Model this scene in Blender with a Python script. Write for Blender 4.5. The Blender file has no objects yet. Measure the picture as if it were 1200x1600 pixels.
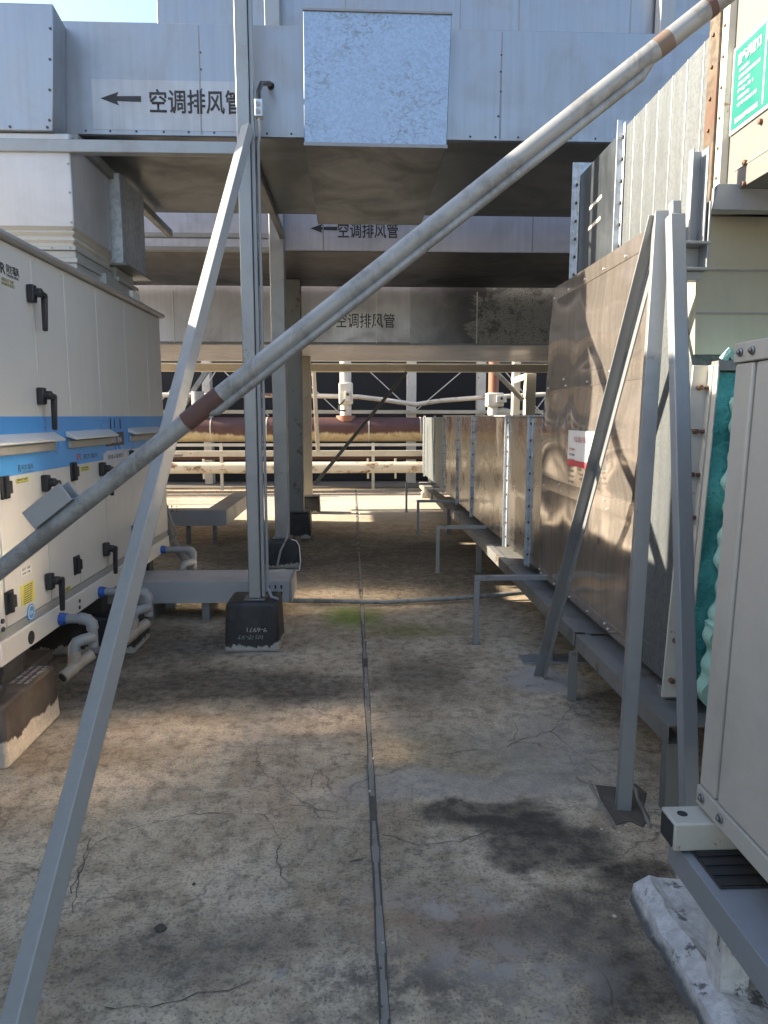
import bpy, math, random
from mathutils import Vector, Matrix
R = math.radians
random.seed(7)
sc = bpy.context.scene
COL = sc.collection

# ------------------------------------------------------------ camera, sky, sun, exposure
CAM = Vector((0, 0, 1.55)); PITCH = math.atan(150/1110); YAW = math.atan(45/1110*math.cos(PITCH))
cd = bpy.data.cameras.new('camera'); cam = bpy.data.objects.new('camera', cd); COL.objects.link(cam)
cam.location = CAM; cam.rotation_euler = (math.pi/2-PITCH, 0, -YAW)
cd.sensor_width = 36; cd.lens = 36*1110/1600; cd.clip_start = .02; cd.clip_end = 600
cd.dof.use_dof = False
sc.camera = cam

SUN_TO = Vector((-1, .15, .51)).normalized()
ELEV = math.asin(SUN_TO.z); AZ = math.atan2(SUN_TO.x, SUN_TO.y)
w = bpy.data.worlds.new('World'); sc.world = w; w.use_nodes = True
nt = w.node_tree; bg = nt.nodes['Background']
sky = nt.nodes.new('ShaderNodeTexSky'); sky.sky_type = 'NISHITA'; sky.sun_disc = False
sky.sun_elevation = ELEV; sky.sun_rotation = AZ; sky.air_density = 1.0; sky.dust_density = 1.6; sky.ozone_density = 1.0
nt.links.new(sky.outputs[0], bg.inputs[0]); bg.inputs[1].default_value = .08
sd = bpy.data.lights.new('sun', 'SUN'); sd.energy = 3.4; sd.angle = R(.5); sd.color = (1, .87, .69)
sun = bpy.data.objects.new('sun', sd); COL.objects.link(sun)
sun.rotation_euler = (-SUN_TO).to_track_quat('-Z', 'Y').to_euler(); sun.location = (-8, 4, 9)
sc.view_settings.view_transform = 'Standard'; sc.view_settings.look = 'None'
sc.view_settings.gamma = 1; sc.view_settings.use_curve_mapping = False
sc.view_settings.exposure = 2.45
sc.render.engine = 'CYCLES'
cy = sc.cycles
cy.max_bounces = 10; cy.diffuse_bounces = 5; cy.glossy_bounces = 5
cy.caustics_reflective = True; cy.sample_clamp_indirect = 60; cy.blur_glossy = .05
cy.use_denoising = True

# ------------------------------------------------------------ measuring helpers
_f = Vector((math.sin(YAW)*math.cos(PITCH), math.cos(YAW)*math.cos(PITCH), -math.sin(PITCH)))
_r = Vector((math.cos(YAW), -math.sin(YAW), 0)); _u = _r.cross(_f)
def ray(px, py): return _f + _r*((px-600)/1110) + _u*((800-py)/1110)
def on_x(px, py, c): d = ray(px, py); return CAM + d*((c-CAM.x)/d.x)
def on_y(px, py, c): d = ray(px, py); return CAM + d*((c-CAM.y)/d.y)
def on_z(px, py, c=0.): d = ray(px, py); return CAM + d*((c-CAM.z)/d.z)

# ------------------------------------------------------------ materials
class N:
    def __init__(s, name):
        s.m = bpy.data.materials.new(name); s.m.use_nodes = True
        s.t = s.m.node_tree; s.b = s.t.nodes['Principled BSDF']
        s.co = s.t.nodes.new('ShaderNodeTexCoord').outputs['Object']
    def n(s, typ, **kw):
        o = s.t.nodes.new(typ)
        for k, v in kw.items(): setattr(o, k, v)
        return o
    def put(s, sock, v):
        if hasattr(v, 'is_output'): s.t.links.new(v, sock)
        else:
            if isinstance(v, tuple) and len(v) == 3 and sock.type == 'RGBA': v = (*v, 1)
            sock.default_value = v
    def map(s, scale=(1, 1, 1), loc=(0, 0, 0), rot=(0, 0, 0), co=None):
        o = s.n('ShaderNodeMapping'); s.put(o.inputs[0], co or s.co)
        o.inputs[1].default_value = loc; o.inputs[2].default_value = rot; o.inputs[3].default_value = scale
        return o.outputs[0]
    def noise(s, scale, detail=4, rough=.55, co=None, dist=0.):
        o = s.n('ShaderNodeTexNoise'); s.put(o.inputs['Vector'], co or s.co)
        o.inputs['Scale'].default_value = scale; o.inputs['Detail'].default_value = detail
        o.inputs['Roughness'].default_value = rough; o.inputs['Distortion'].default_value = dist
        return o.outputs['Fac']
    def noisec(s, scale, detail=3, co=None):
        o = s.n('ShaderNodeTexNoise'); s.put(o.inputs['Vector'], co or s.co)
        o.inputs['Scale'].default_value = scale; o.inputs['Detail'].default_value = detail
        return o.outputs['Color']
    def vor(s, scale, feature='F1', out='Distance', co=None):
        o = s.n('ShaderNodeTexVoronoi', feature=feature); s.put(o.inputs['Vector'], co or s.co)
        o.inputs['Scale'].default_value = scale
        return o.outputs[out]
    def ramp(s, fac, a, b, va=0., vb=1.):
        o = s.n('ShaderNodeMapRange', interpolation_type='SMOOTHSTEP'); s.put(o.inputs[0], fac)
        for i, v in zip((1, 2, 3, 4), (a, b, va, vb)): o.inputs[i].default_value = v
        return o.outputs[0]
    def mth(s, op, a, b=0., clamp=False):
        o = s.n('ShaderNodeMath', operation=op, use_clamp=clamp); s.put(o.inputs[0], a); s.put(o.inputs[1], b)
        return o.outputs[0]
    def mix(s, fac, a, b, mode='MIX'):
        o = s.n('ShaderNodeMix', data_type='RGBA', blend_type=mode); s.put(o.inputs[0], fac)
        s.put(o.inputs[6], a); s.put(o.inputs[7], b)
        return o.outputs[2]
    def sep(s, v):
        o = s.n('ShaderNodeSeparateXYZ'); s.put(o.inputs[0], v); return o.outputs
    def add(s, a, b, op='ADD'):
        o = s.n('ShaderNodeVectorMath', operation=op); s.put(o.inputs[0], a)
        if op == 'SCALE': s.put(o.inputs[3], b)
        else: s.put(o.inputs[1], b)
        return o.outputs[0]
    def bump(s, h, strength=.3, dist=.01, nrm=None):
        o = s.n('ShaderNodeBump'); o.inputs['Strength'].default_value = strength
        o.inputs['Distance'].default_value = dist; s.put(o.inputs['Height'], h)
        if nrm: s.put(o.inputs['Normal'], nrm)
        return o.outputs[0]
    def out(s, col, rough=.5, metal=0., nrm=None, spec=None):
        s.put(s.b.inputs['Base Color'], col); s.put(s.b.inputs['Roughness'], rough); s.put(s.b.inputs['Metallic'], metal)
        if nrm: s.put(s.b.inputs['Normal'], nrm)
        if spec is not None: s.b.inputs['Specular IOR Level'].default_value = spec
        return s.m

def clad(name, c, rough=.38, metal=.9, wave=.25, wdist=.02, wscale=1.3, streak=.12, grime=.25, spang=0., dirtc=(.12, .10, .08), rv=None):
    """rolled sheet metal: soft dents, vertical streaks, grime, optional zinc spangle"""
    k = N(name)
    st = k.noise(1, 5, .6, k.map((26, 26, .9)))
    gr = k.noise(2.1, 7, .65, dist=.6)
    fine = k.noise(90, 2, .5, k.map((1, 1, .25)))
    col = k.mix(k.ramp(st, .35, .7, 0., streak*2), c, tuple(x*.62 for x in c))
    col = k.mix(k.ramp(gr, .45, .78, 0., grime), col, dirtc)
    r = k.mth('ADD', k.ramp(gr, .3, .75, *(rv or (rough-.06, rough+.16))), k.mth('MULTIPLY', fine, .08))
    if spang:
        vc = k.sep(k.vor(spang, out='Color'))[0]
        col = k.mix(k.ramp(vc, .2, .9, 0., .34), col, tuple(min(1, x*.5) for x in c))
        r = k.mth('ADD', r, k.mth('MULTIPLY', vc, .16))
    wv = k.noise(wscale, 2, .4, k.map((1, 1, .75)))
    nb = k.bump(wv, wave, wdist)
    nb = k.bump(fine, .04, .003, nb)
    return k.out(col, r, metal, nb)

def paint(name, c, rough=.45, grime=.2, gs=3., dirtc=(.13, .105, .08), bump=.05, metal=0., chips=0., chipc=(.18, .07, .03), streak=.15, rr=.1):
    k = N(name)
    g = k.noise(gs, 7, .65, dist=.4)
    st = k.noise(1, 4, .6, k.map((18, 18, .8)))
    f = k.noise(60, 3)
    col = k.mix(k.ramp(g, .45, .8, 0., grime), c, dirtc)
    col = k.mix(k.ramp(st, .5, .75, 0., streak), col, tuple(x*.55 for x in c))
    col = k.mix(k.ramp(f, .3, .7, 0., .1), col, tuple(x*.7 for x in c))
    if chips:
        col = k.mix(k.ramp(k.noise(7, 8, .75), .66-.3*chips, .7-.3*chips, 0, .95), col, chipc)
    return k.out(col, k.ramp(g, .2, .8, rough-rr*.8, rough+rr*1.2), metal, k.bump(f, bump, .004))

M = {}
def mats():
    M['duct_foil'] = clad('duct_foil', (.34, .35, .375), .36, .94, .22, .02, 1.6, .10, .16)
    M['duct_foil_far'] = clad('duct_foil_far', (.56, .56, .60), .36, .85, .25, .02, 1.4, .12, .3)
    M['dropper_sheet'] = clad('dropper_sheet', (.52, .52, .53), .5, .6, .2, .015, 1.5, .06, .15)
    M['galv_box'] = clad('galv_box', (.52, .56, .60), .40, .8, .12, .01, 2, .05, .12, spang=38)
    k = N('galv_scuffed')
    sp = k.sep(k.vor(75, out='Color'))[0]
    sc1 = k.noise(1, 6, .7, k.map((22, 22, 30), rot=(0, .6, 0)), 1.6)
    big = k.noise(2.6, 4, .6)
    msk = k.mth('MULTIPLY', k.ramp(sc1, .5, .62), k.ramp(big, .38, .6, .2, 1.))
    msk2 = k.ramp(k.noise(55, 4, .7), .66, .74, 0, .5)
    col = k.mix(k.ramp(sp, .1, .9, 0, .32), (.32, .395, .51), (.23, .285, .37))
    col = k.mix(k.mth('MULTIPLY', msk, .8), col, (.20, .22, .23)); col = k.mix(msk2, col, (.16, .17, .18))
    M['galv_scuffed'] = k.out(col, k.mth('ADD', k.mth('MULTIPLY', sp, .12), .42), .75, k.bump(big, .15, .02))
    M['stainless'] = clad('stainless', (.60, .56, .51), .20, 1., .5, .022, 1.9, .14, .14)
    M['big_panel'] = clad('big_panel', (.58, .52, .465), .1, .78, .3, .02, 1.9, .34, .22, rv=(.05, .12))
    M['galv_lit'] = clad('galv_lit', (.155, .172, .178), .5, .6, .1, .01, 2, .3, .25, spang=70)
    M['shade_black_sheet'] = clad('shade_black_sheet', (.075, .075, .08), .35, .7, .25, .02, 1.2, .1, .3)
    M['shade_dull_sheet'] = clad('shade_dull_sheet', (.12, .14, .165), .33, .85, .25, .02, 1.2, .1, .3)
    M['shade_dark_sheet'] = clad('shade_dark_sheet', (.15, .175, .20), .3, .85, .2, .015, 2, .25, .2)
    M['steel'] = paint('steel', (.305, .318, .325), .42, .3, 4, bump=.06, metal=.45, chips=.12, chipc=(.22, .19, .16))
    M['steel_dull'] = paint('steel_dull', (.215, .22, .215), .5, .4, 5, bump=.08, metal=.35, chips=.25, chipc=(.14, .10, .075))
    M['tray_steel'] = paint('tray_steel', (.40, .41, .425), .45, .25, 3, bump=.04, metal=.2)
    M['steel_blue'] = paint('steel_blue', (.275, .295, .315), .45, .15, 3, bump=.03, metal=.2)
    M['strut'] = paint('strut', (.31, .31, .295), .5, .16, 5, bump=.1, metal=.1, chips=.05, chipc=(.3, .28, .25))
    k = N('galv_pipe')
    g = k.noise(9, 7, .7); f = k.noise(50, 3)
    col = k.mix(k.ramp(g, .42, .62, 0, .8), (.29, .295, .29), (.15, .145, .135)); col = k.mix(k.ramp(k.noise(1, 5, .7, k.map((60, 9, 9))), .55, .7, 0, .5), col, (.38, .38, .37))
    col = k.mix(k.ramp(k.noise(6, 6, .7, k.map(loc=(3, 1, 7))), .62, .74, 0, .8), col, (.20, .13, .10))
    M['galv_pipe'] = k.out(col, k.ramp(g, .3, .7, .45, .65), .35, k.bump(f, .1, .003))
    M['rust'] = paint('rust', (.105, .055, .045), .75, .4, 14, dirtc=(.20, .10, .06), bump=.4, streak=.1)
    k = N('rusty_angle')
    g = k.noise(16, 8, .7); g2 = k.noise(4, 5, .6)
    col = k.mix(k.ramp(g, .4, .62), (.075, .055, .036), (.15, .12, .085)); col = k.mix(k.ramp(g2, .5, .7, 0, .8), col, (.10, .05, .03))
    M['rusty_angle'] = k.out(col, .75, .1, k.bump(g, .3, .004))
    M['cream_rusty'] = paint('cream_rusty', (.46, .445, .385), .5, .15, 8, bump=.15, chips=.14, chipc=(.25, .11, .05))
    M['ahu'] = paint('ahu', (.64, .62, .575), .3, .10, 1.2, bump=.01, streak=.10, rr=.02)
    M['ahu_trim'] = paint('ahu_trim', (.40, .40, .38), .4, .2, 3, metal=.3)
    M['ahu_roof'] = paint('ahu_roof', (.42, .42, .42), .45, .3, 3, metal=.35)
    M['blue'] = paint('blue', (.06, .31, .70), .3, .06, 2, streak=.06)
    M['unit_cream'] = paint('unit_cream', (.43, .41, .365), .42, .26, 3.5, bump=.03, streak=.12)
    M['unit_groove'] = paint('unit_groove', (.20, .195, .185), .5, .1, 3)
    M['black'] = paint('black', (.018, .018, .02), .4, .15, 6)
    M['rubber'] = paint('rubber', (.022, .022, .023), .7, .3, 12, bump=.2)
    M['dark'] = paint('dark', (.03, .03, .03), .7, .2, 3)
    M['pvc'] = paint('pvc', (.26, .265, .265), .45, .3, 8, bump=.05)
    M['pvc_dirty'] = paint('pvc_dirty', (.33, .285, .225), .55, .6, 9, dirtc=(.25, .12, .05))
    M['union_blue'] = paint('union_blue', (.03, .10, .36), .4, .1, 5)
    M['brass'] = paint('brass', (.35, .20, .07), .4, .3, 9, metal=.6)
    M['white'] = paint('white', (.78, .77, .72), .5, .08, 4)
    M['white_board'] = paint('white_board', (.165, .157, .142), .6, .28, 3, bump=.1, chips=.05, chipc=(.3, .24, .18))
    M['yellow'] = paint('yellow', (.72, .64, .13), .5, .08, 6)
    M['brown_sign'] = paint('brown_sign', (.075, .045, .07), .4, .05, 5)
    M['lilac_sign'] = paint('lilac_sign', (.60, .60, .66), .45, .05, 5)
    M['sticker_blue'] = paint('sticker_blue', (.06, .30, .62), .4, .05, 5)
    M['red'] = paint('red', (.55, .07, .08), .5, .05, 5)
    M['logo_red'] = paint('logo_red', (.42, .10, .12), .5, .05, 5)
    M['teal'] = paint('teal', (.01, .15, .115), .4, .06, 3, streak=.04)
    M['ink'] = paint('ink', (.028, .028, .032), .6, .1, 20)
    M['ink_soft'] = paint('ink_soft', (.12, .12, .11), .6, .1, 20)
    M['grey_print'] = paint('grey_print', (.40, .39, .38), .7, .3, 20)
    M['gold_print'] = paint('gold_print', (.32, .28, .12), .6, .1, 20)
    M['bolt'] = paint('bolt', (.22, .22, .22), .4, .3, 20, metal=.7)
    M['bolt_dark'] = paint('bolt_dark', (.06, .055, .05), .6, .3, 20, metal=.3)
    M['bolt_rusty'] = paint('bolt_rusty', (.15, .085, .055), .6, .4, 30, metal=.3)
    M['seam'] = paint('seam', (.25, .25, .26), .5, .3, 8, metal=.5)
    M['seam_light'] = paint('seam_light', (.70, .70, .66), .4, .1, 8, metal=.4)
    M['tape'] = paint('tape', (.62, .58, .48), .6, .1, 8)
    M['canvas'] = paint('canvas', (.52, .49, .43), .8, .3, 5, bump=.3)
    M['hose'] = paint('hose', (.20, .21, .22), .5, .2, 8)
    # teal insulation foam
    k = N('foam'); g = k.noise(7, 6, .65); v = k.noise(38, 5, .7)
    col = k.mix(k.ramp(g, .35, .65), (.14, .55, .50), (.06, .32, .32)); col = k.mix(k.ramp(v, .58, .7, 0, .75), col, (.02, .13, .14))
    M['foam'] = k.out(col, .7, 0, k.bump(k.mth('ADD', g, k.mth('MULTIPLY', v, .5)), 1., .05))
    # black waterproofing over concrete, worn off along the lower edge
    def bitumen(name, c, wear_h, wear_n=.12, edgec=(.52, .47, .40)):
        k = N(name); x, y, z = k.sep(k.co)
        n1 = k.noise(9, 6, .7, k.map((1, 1, .35))); n2 = k.noise(22, 5, .7)
        wob = k.mth('ADD', z, k.mth('MULTIPLY', k.mth('SUBTRACT', n1, .5), -wear_n*2))
        wear = k.ramp(wob, wear_h, wear_h+.012, 1., 0.)
        pit = k.ramp(n2, .70, .73, 0, .8)
        fl = k.noise(30, 4, .7)
        conc = k.mix(k.ramp(fl, .3, .7), edgec, tuple(q*.72 for q in edgec))
        bl = k.mix(k.ramp(k.noise(5, 6, .6), .4, .75, 0, .8), c, tuple(q*2.4+.01 for q in c))
        col = k.mix(k.mth('MAXIMUM', wear, k.mth('MULTIPLY', pit, k.ramp(z, .0, .2, .5, .06))), bl, conc)
        return k.out(col, k.mth('ADD', k.mth('MULTIPLY', wear, .3), .5), 0, k.bump(n2, .35, .008))
    M['bitumen'] = bitumen('bitumen', (.016, .016, .018), .045, .10, (.40, .385, .35))
    M['bitumen_brown'] = bitumen('bitumen_brown', (.045, .036, .031), .10, .07, (.60, .52, .41))
    # white-washed kerb
    k = N('whitewash'); n1 = k.noise(11, 7, .72); n2 = k.noise(34, 5, .7); z = k.sep(k.co)[2]
    col = k.mix(k.ramp(n2, .3, .7), (.66, .65, .64), (.48, .47, .46)); col = k.mix(k.ramp(n1, .56, .62, 0, .9), col, (.10, .10, .10))
    col = k.mix(k.ramp(k.mth('ADD', z, k.mth('MULTIPLY', n1, .07)), .05, .085, .9, 0), col, (.09, .09, .095))
    M['whitewash'] = k.out(col, .8, 0, k.bump(n2, .7, .015))
    # red-brown primer pipe with cream paint showing in runs below
    k = N('primer_pipe'); x, y, z = k.sep(k.co)
    dr = k.noise(1, 5, .7, k.map((14, 1, .6))); dr2 = k.noise(1.1, 3, .5, k.map((1, .1, .1)))
    hh = k.mth('ADD', z, k.mth('ADD', k.mth('MULTIPLY', dr, .14), k.mth('MULTIPLY', dr2, .26)))
    m1 = k.ramp(hh, 1.36, 1.42); n3 = k.noise(7, 6, .7)
    cream = k.mix(k.ramp(n3, .4, .7, 0, .7), (.50, .42, .26), (.33, .20, .10))
    red = k.mix(k.ramp(n3, .35, .7), (.095, .042, .036), (.07, .03, .027))
    M['primer_pipe'] = k.out(k.mix(m1, cream, red), .55, 0, k.bump(n3, .1, .01))
    k = N('rusty_white'); n1 = k.noise(2.4, 8, .72, k.map((1, 1, 1.8))); n2 = k.noise(14, 6, .7)
    col = k.mix(k.ramp(n1, .5, .62), (.62, .57, .48), (.42, .33, .23)); col = k.mix(k.ramp(k.mth('ADD', n1, k.mth('MULTIPLY', n2, .25)), .68, .75, 0, .95), col, (.16, .075, .045))
    M['rusty_white'] = k.out(col, .6, 0, k.bump(n2, .2, .01))
    M['cream_steel'] = paint('cream_steel', (.55, .50, .40), .5, .35, 3, bump=.08, chips=.12, chipc=(.22, .10, .06))
    M['white_steel'] = paint('white_steel', (.62, .59, .52), .5, .25, 3, bump=.06, chips=.1, chipc=(.28, .11, .07))
    M['orange_pipe'] = paint('orange_pipe', (.27, .115, .065), .5, .2, 4)
    k = N('tower_fill'); wv = k.n('ShaderNodeTexWave', wave_type='BANDS', bands_direction='Z'); k.put(wv.inputs[0], k.map((1, 1, 1)))
    wv.inputs['Scale'].default_value = 14; wv.inputs['Distortion'].default_value = 1.2
    M['tower_fill'] = k.out(k.mix(wv.outputs['Fac'], (.004, .004, .0045), (.03, .028, .03)), .75, 0, k.bump(wv.outputs['Fac'], .5, .02))
    # oxidised patch with flaking skin on the far duct
    k = N('oxidised'); x, y, z = k.sep(k.co)
    n1 = k.noise(2.2, 6, .7, dist=.8); v = k.vor(60, 'DISTANCE_TO_EDGE')
    edge = k.mth('ADD', k.mth('MULTIPLY', k.mth('SUBTRACT', n1, .5), 1.6), k.mth('SUBTRACT', x, 1.52))
    fl = k.ramp(edge, .0, .12); smoke = k.ramp(k.mth('ADD', x, k.mth('MULTIPLY', n1, .9)), .9, 2.0)
    skin = k.mix(k.ramp(v, .0, .12), (.06, .06, .06), (.42, .42, .40)); skin = k.mix(k.ramp(k.noise(5, 6, .7), .5, .62, 0, .8), skin, (.10, .10, .10))
    base = k.mix(smoke, (.50, .50, .54), (.12, .12, .125))
    M['oxidised'] = k.out(k.mix(fl, base, skin), k.mth('ADD', k.mth('MULTIPLY', fl, .3), .42), k.mth('SUBTRACT', .85, k.mth('MULTIPLY', fl, .7)), k.bump(v, .3, .01))

def floor_mat():
    k = N('roof_concrete')
    wv = k.add(k.add(k.noisec(2.2, 6), (-.5, -.5, -.5)), .55, 'SCALE'); wco = k.add(k.co, wv)
    n1 = k.noise(.7, 6, .6); n2 = k.noise(3.2, 8, .68, dist=.5); n3 = k.noise(15, 9, .78); n4 = k.noise(95, 4, .7)
    c0 = k.mix(k.ramp(n2, .35, .68), (.64, .53, .385), (.43, .335, .225))
    c0 = k.mix(k.ramp(n1, .42, .62, 0, .5), c0, (.215, .165, .105))
    c0 = k.mix(k.ramp(n3, .44, .66, 0, .7), c0, (.105, .088, .068))
    c0 = k.mix(k.ramp(k.noise(34, 6, .75, k.map(loc=(2, 7, 0))), .55, .66, 0, .6), c0, (.42, .39, .34))
    c0 = k.mix(k.ramp(k.noise(5.1, 8, .7, k.map(loc=(9, 4, 0))), .58, .70, 0, .55), c0, (.37, .355, .33))
    c0 = k.mix(k.ramp(n4, .5, .66, 0, .7), c0, (.085, .073, .06))
    def blob(cx, cy, rx, ry, rot, soft=.5, wob=1.):
        v = k.map((1/rx, 1/ry, 0), co=k.map((1, 1, 1), (0, 0, 0), (0, 0, 0), co=k.add(wco if wob else k.co, (-cx, -cy, 0))))
        if rot:
            v = k.map((1, 1, 1), (0, 0, 0), (0, 0, R(rot)), co=k.add(wco if wob else k.co, (-cx, -cy, 0)))
            v = k.map((1/rx, 1/ry, 0), co=v)
        ln = k.n('ShaderNodeVectorMath', operation='LENGTH'); k.put(ln.inputs[0], v)
        return k.ramp(ln.outputs['Value'], 1.-soft, 1.+soft*.5, 1., 0.)
    pat = k.ramp(k.noise(11, 8, .75, k.map(loc=(4, 4, 0))), .42, .58)
    fuzz = k.ramp(n3, .3, .7, .72, 1.12)
    def st(px, py, rx, ry, rot, c, amt, soft=.5, patchy=False):
        nonlocal c0
        p = on_z(px, py); b = blob(p.x, p.y, rx, ry, rot, soft); b = k.mth('MULTIPLY', b, pat if patchy else fuzz, True)
        c0 = k.mix(k.mth('MULTIPLY', b, amt), c0, c)
    dk = (.045, .038, .030)
    st(330, 1075, 1.1, .3, 0, dk, .8)                 # dark zone left of the joint
    st(250, 1010, .9, .6, 0, dk, .7)
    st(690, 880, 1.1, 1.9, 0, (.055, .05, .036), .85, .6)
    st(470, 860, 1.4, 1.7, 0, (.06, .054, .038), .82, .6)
    st(660, 1060, .3, .42, 20, dk, .5)
    st(545, 965, .26, .34, 0, (.13, .20, .025), .9, .8)  # moss by the joint
    st(640, 985, .38, .25, 0, (.19, .165, .04), .75, .8)
    st(720, 1180, .6, .3, 0, (.14, .125, .06), .45, .8)
    st(775, 1285, .24, .13, 0, (.06, .05, .041), .86, .3)   # spilled water stain
    st(870, 1322, .30, .09, -24, (.06, .05, .041), .86, .3)
    st(825, 1300, .22, .08, -20, (.06, .05, .041), .86, .3)
    st(985, 1355, .2, .13, 0, (.035, .03, .025), .88, .4)
    st(930, 1430, .30, .16, 0, (.06, .045, .034), .6, .7)
    st(1000, 1530, .16, .16, 0, (.045, .036, .026), .8, .4)
    st(760, 1440, .3, .17, 0, (.11, .085, .065), .55, .7)
    st(850, 1170, .4, .5, 0, (.30, .29, .265), .5, .7)
    st(850, 1062, .22, .2, 0, (.40, .39, .37), .7, .6)
    st(690, 1235, .6, .14, 0, (.34, .33, .31), .5, .6)
    st(940, 1100, .24, .22, 0, dk, .7, .5)
    st(640, 1450, .3, .2, 0, (.30, .17, .10), .7, .9, True)
    st(740, 1420, .14, .08, 20, (.28, .14, .08), .8, .9, True); st(770, 1500, .12, .07, -20, (.28, .14, .08), .8, .9, True)
    st(720, 1530, .18, .08, 0, (.44, .41, .37), .8, .9, True); st(690, 1400, .2, .1, 0, (.44, .41, .37), .7, .9, True)
    st(640, 1560, .3, .14, 0, (.07, .06, .05), .8, .8, True); st(930, 1470, .3, .2, 0, (.06, .05, .04), .6, .8, True); st(790, 1500, .4, .2, 0, (.40, .36, .31), .6, .9, True)
    st(100, 1190, .5, .16, 0, (.17, .12, .06), .5, .6)
    st(395, 1022, .28, .06, 0, (.42, .41, .39), .7, .7)
    st(330, 1480, .45, .12, 0, (.11, .095, .08), .55, .8)
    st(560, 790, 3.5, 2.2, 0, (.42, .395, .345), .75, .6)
    vd = k.vor(1.15, 'DISTANCE_TO_EDGE', co=wco); vd2 = k.vor(2.9, 'DISTANCE_TO_EDGE', co=wco)
    cr = k.mth('MULTIPLY', k.ramp(vd, .002, .007, 1, 0), k.ramp(k.noise(1.3, 3), .46, .56))
    cr2 = k.mth('MULTIPLY', k.ramp(vd2, .002, .008, .7, 0), k.ramp(k.noise(1.1, 3, .5, k.map(loc=(5, 2, 0))), .52, .6))
    cr = k.mth('MAXIMUM', cr, cr2)
    c0 = k.mix(k.mth('MULTIPLY', cr, .4), c0, (.06, .05, .04))
    h = k.mth('ADD', k.mth('MULTIPLY', n3, .6), k.mth('SUBTRACT', k.mth('MULTIPLY', n4, .35), cr))
    return k.out(c0, k.ramp(n2, .3, .7, .72, .92), 0, k.bump(h, .45, .012), .35)

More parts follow.
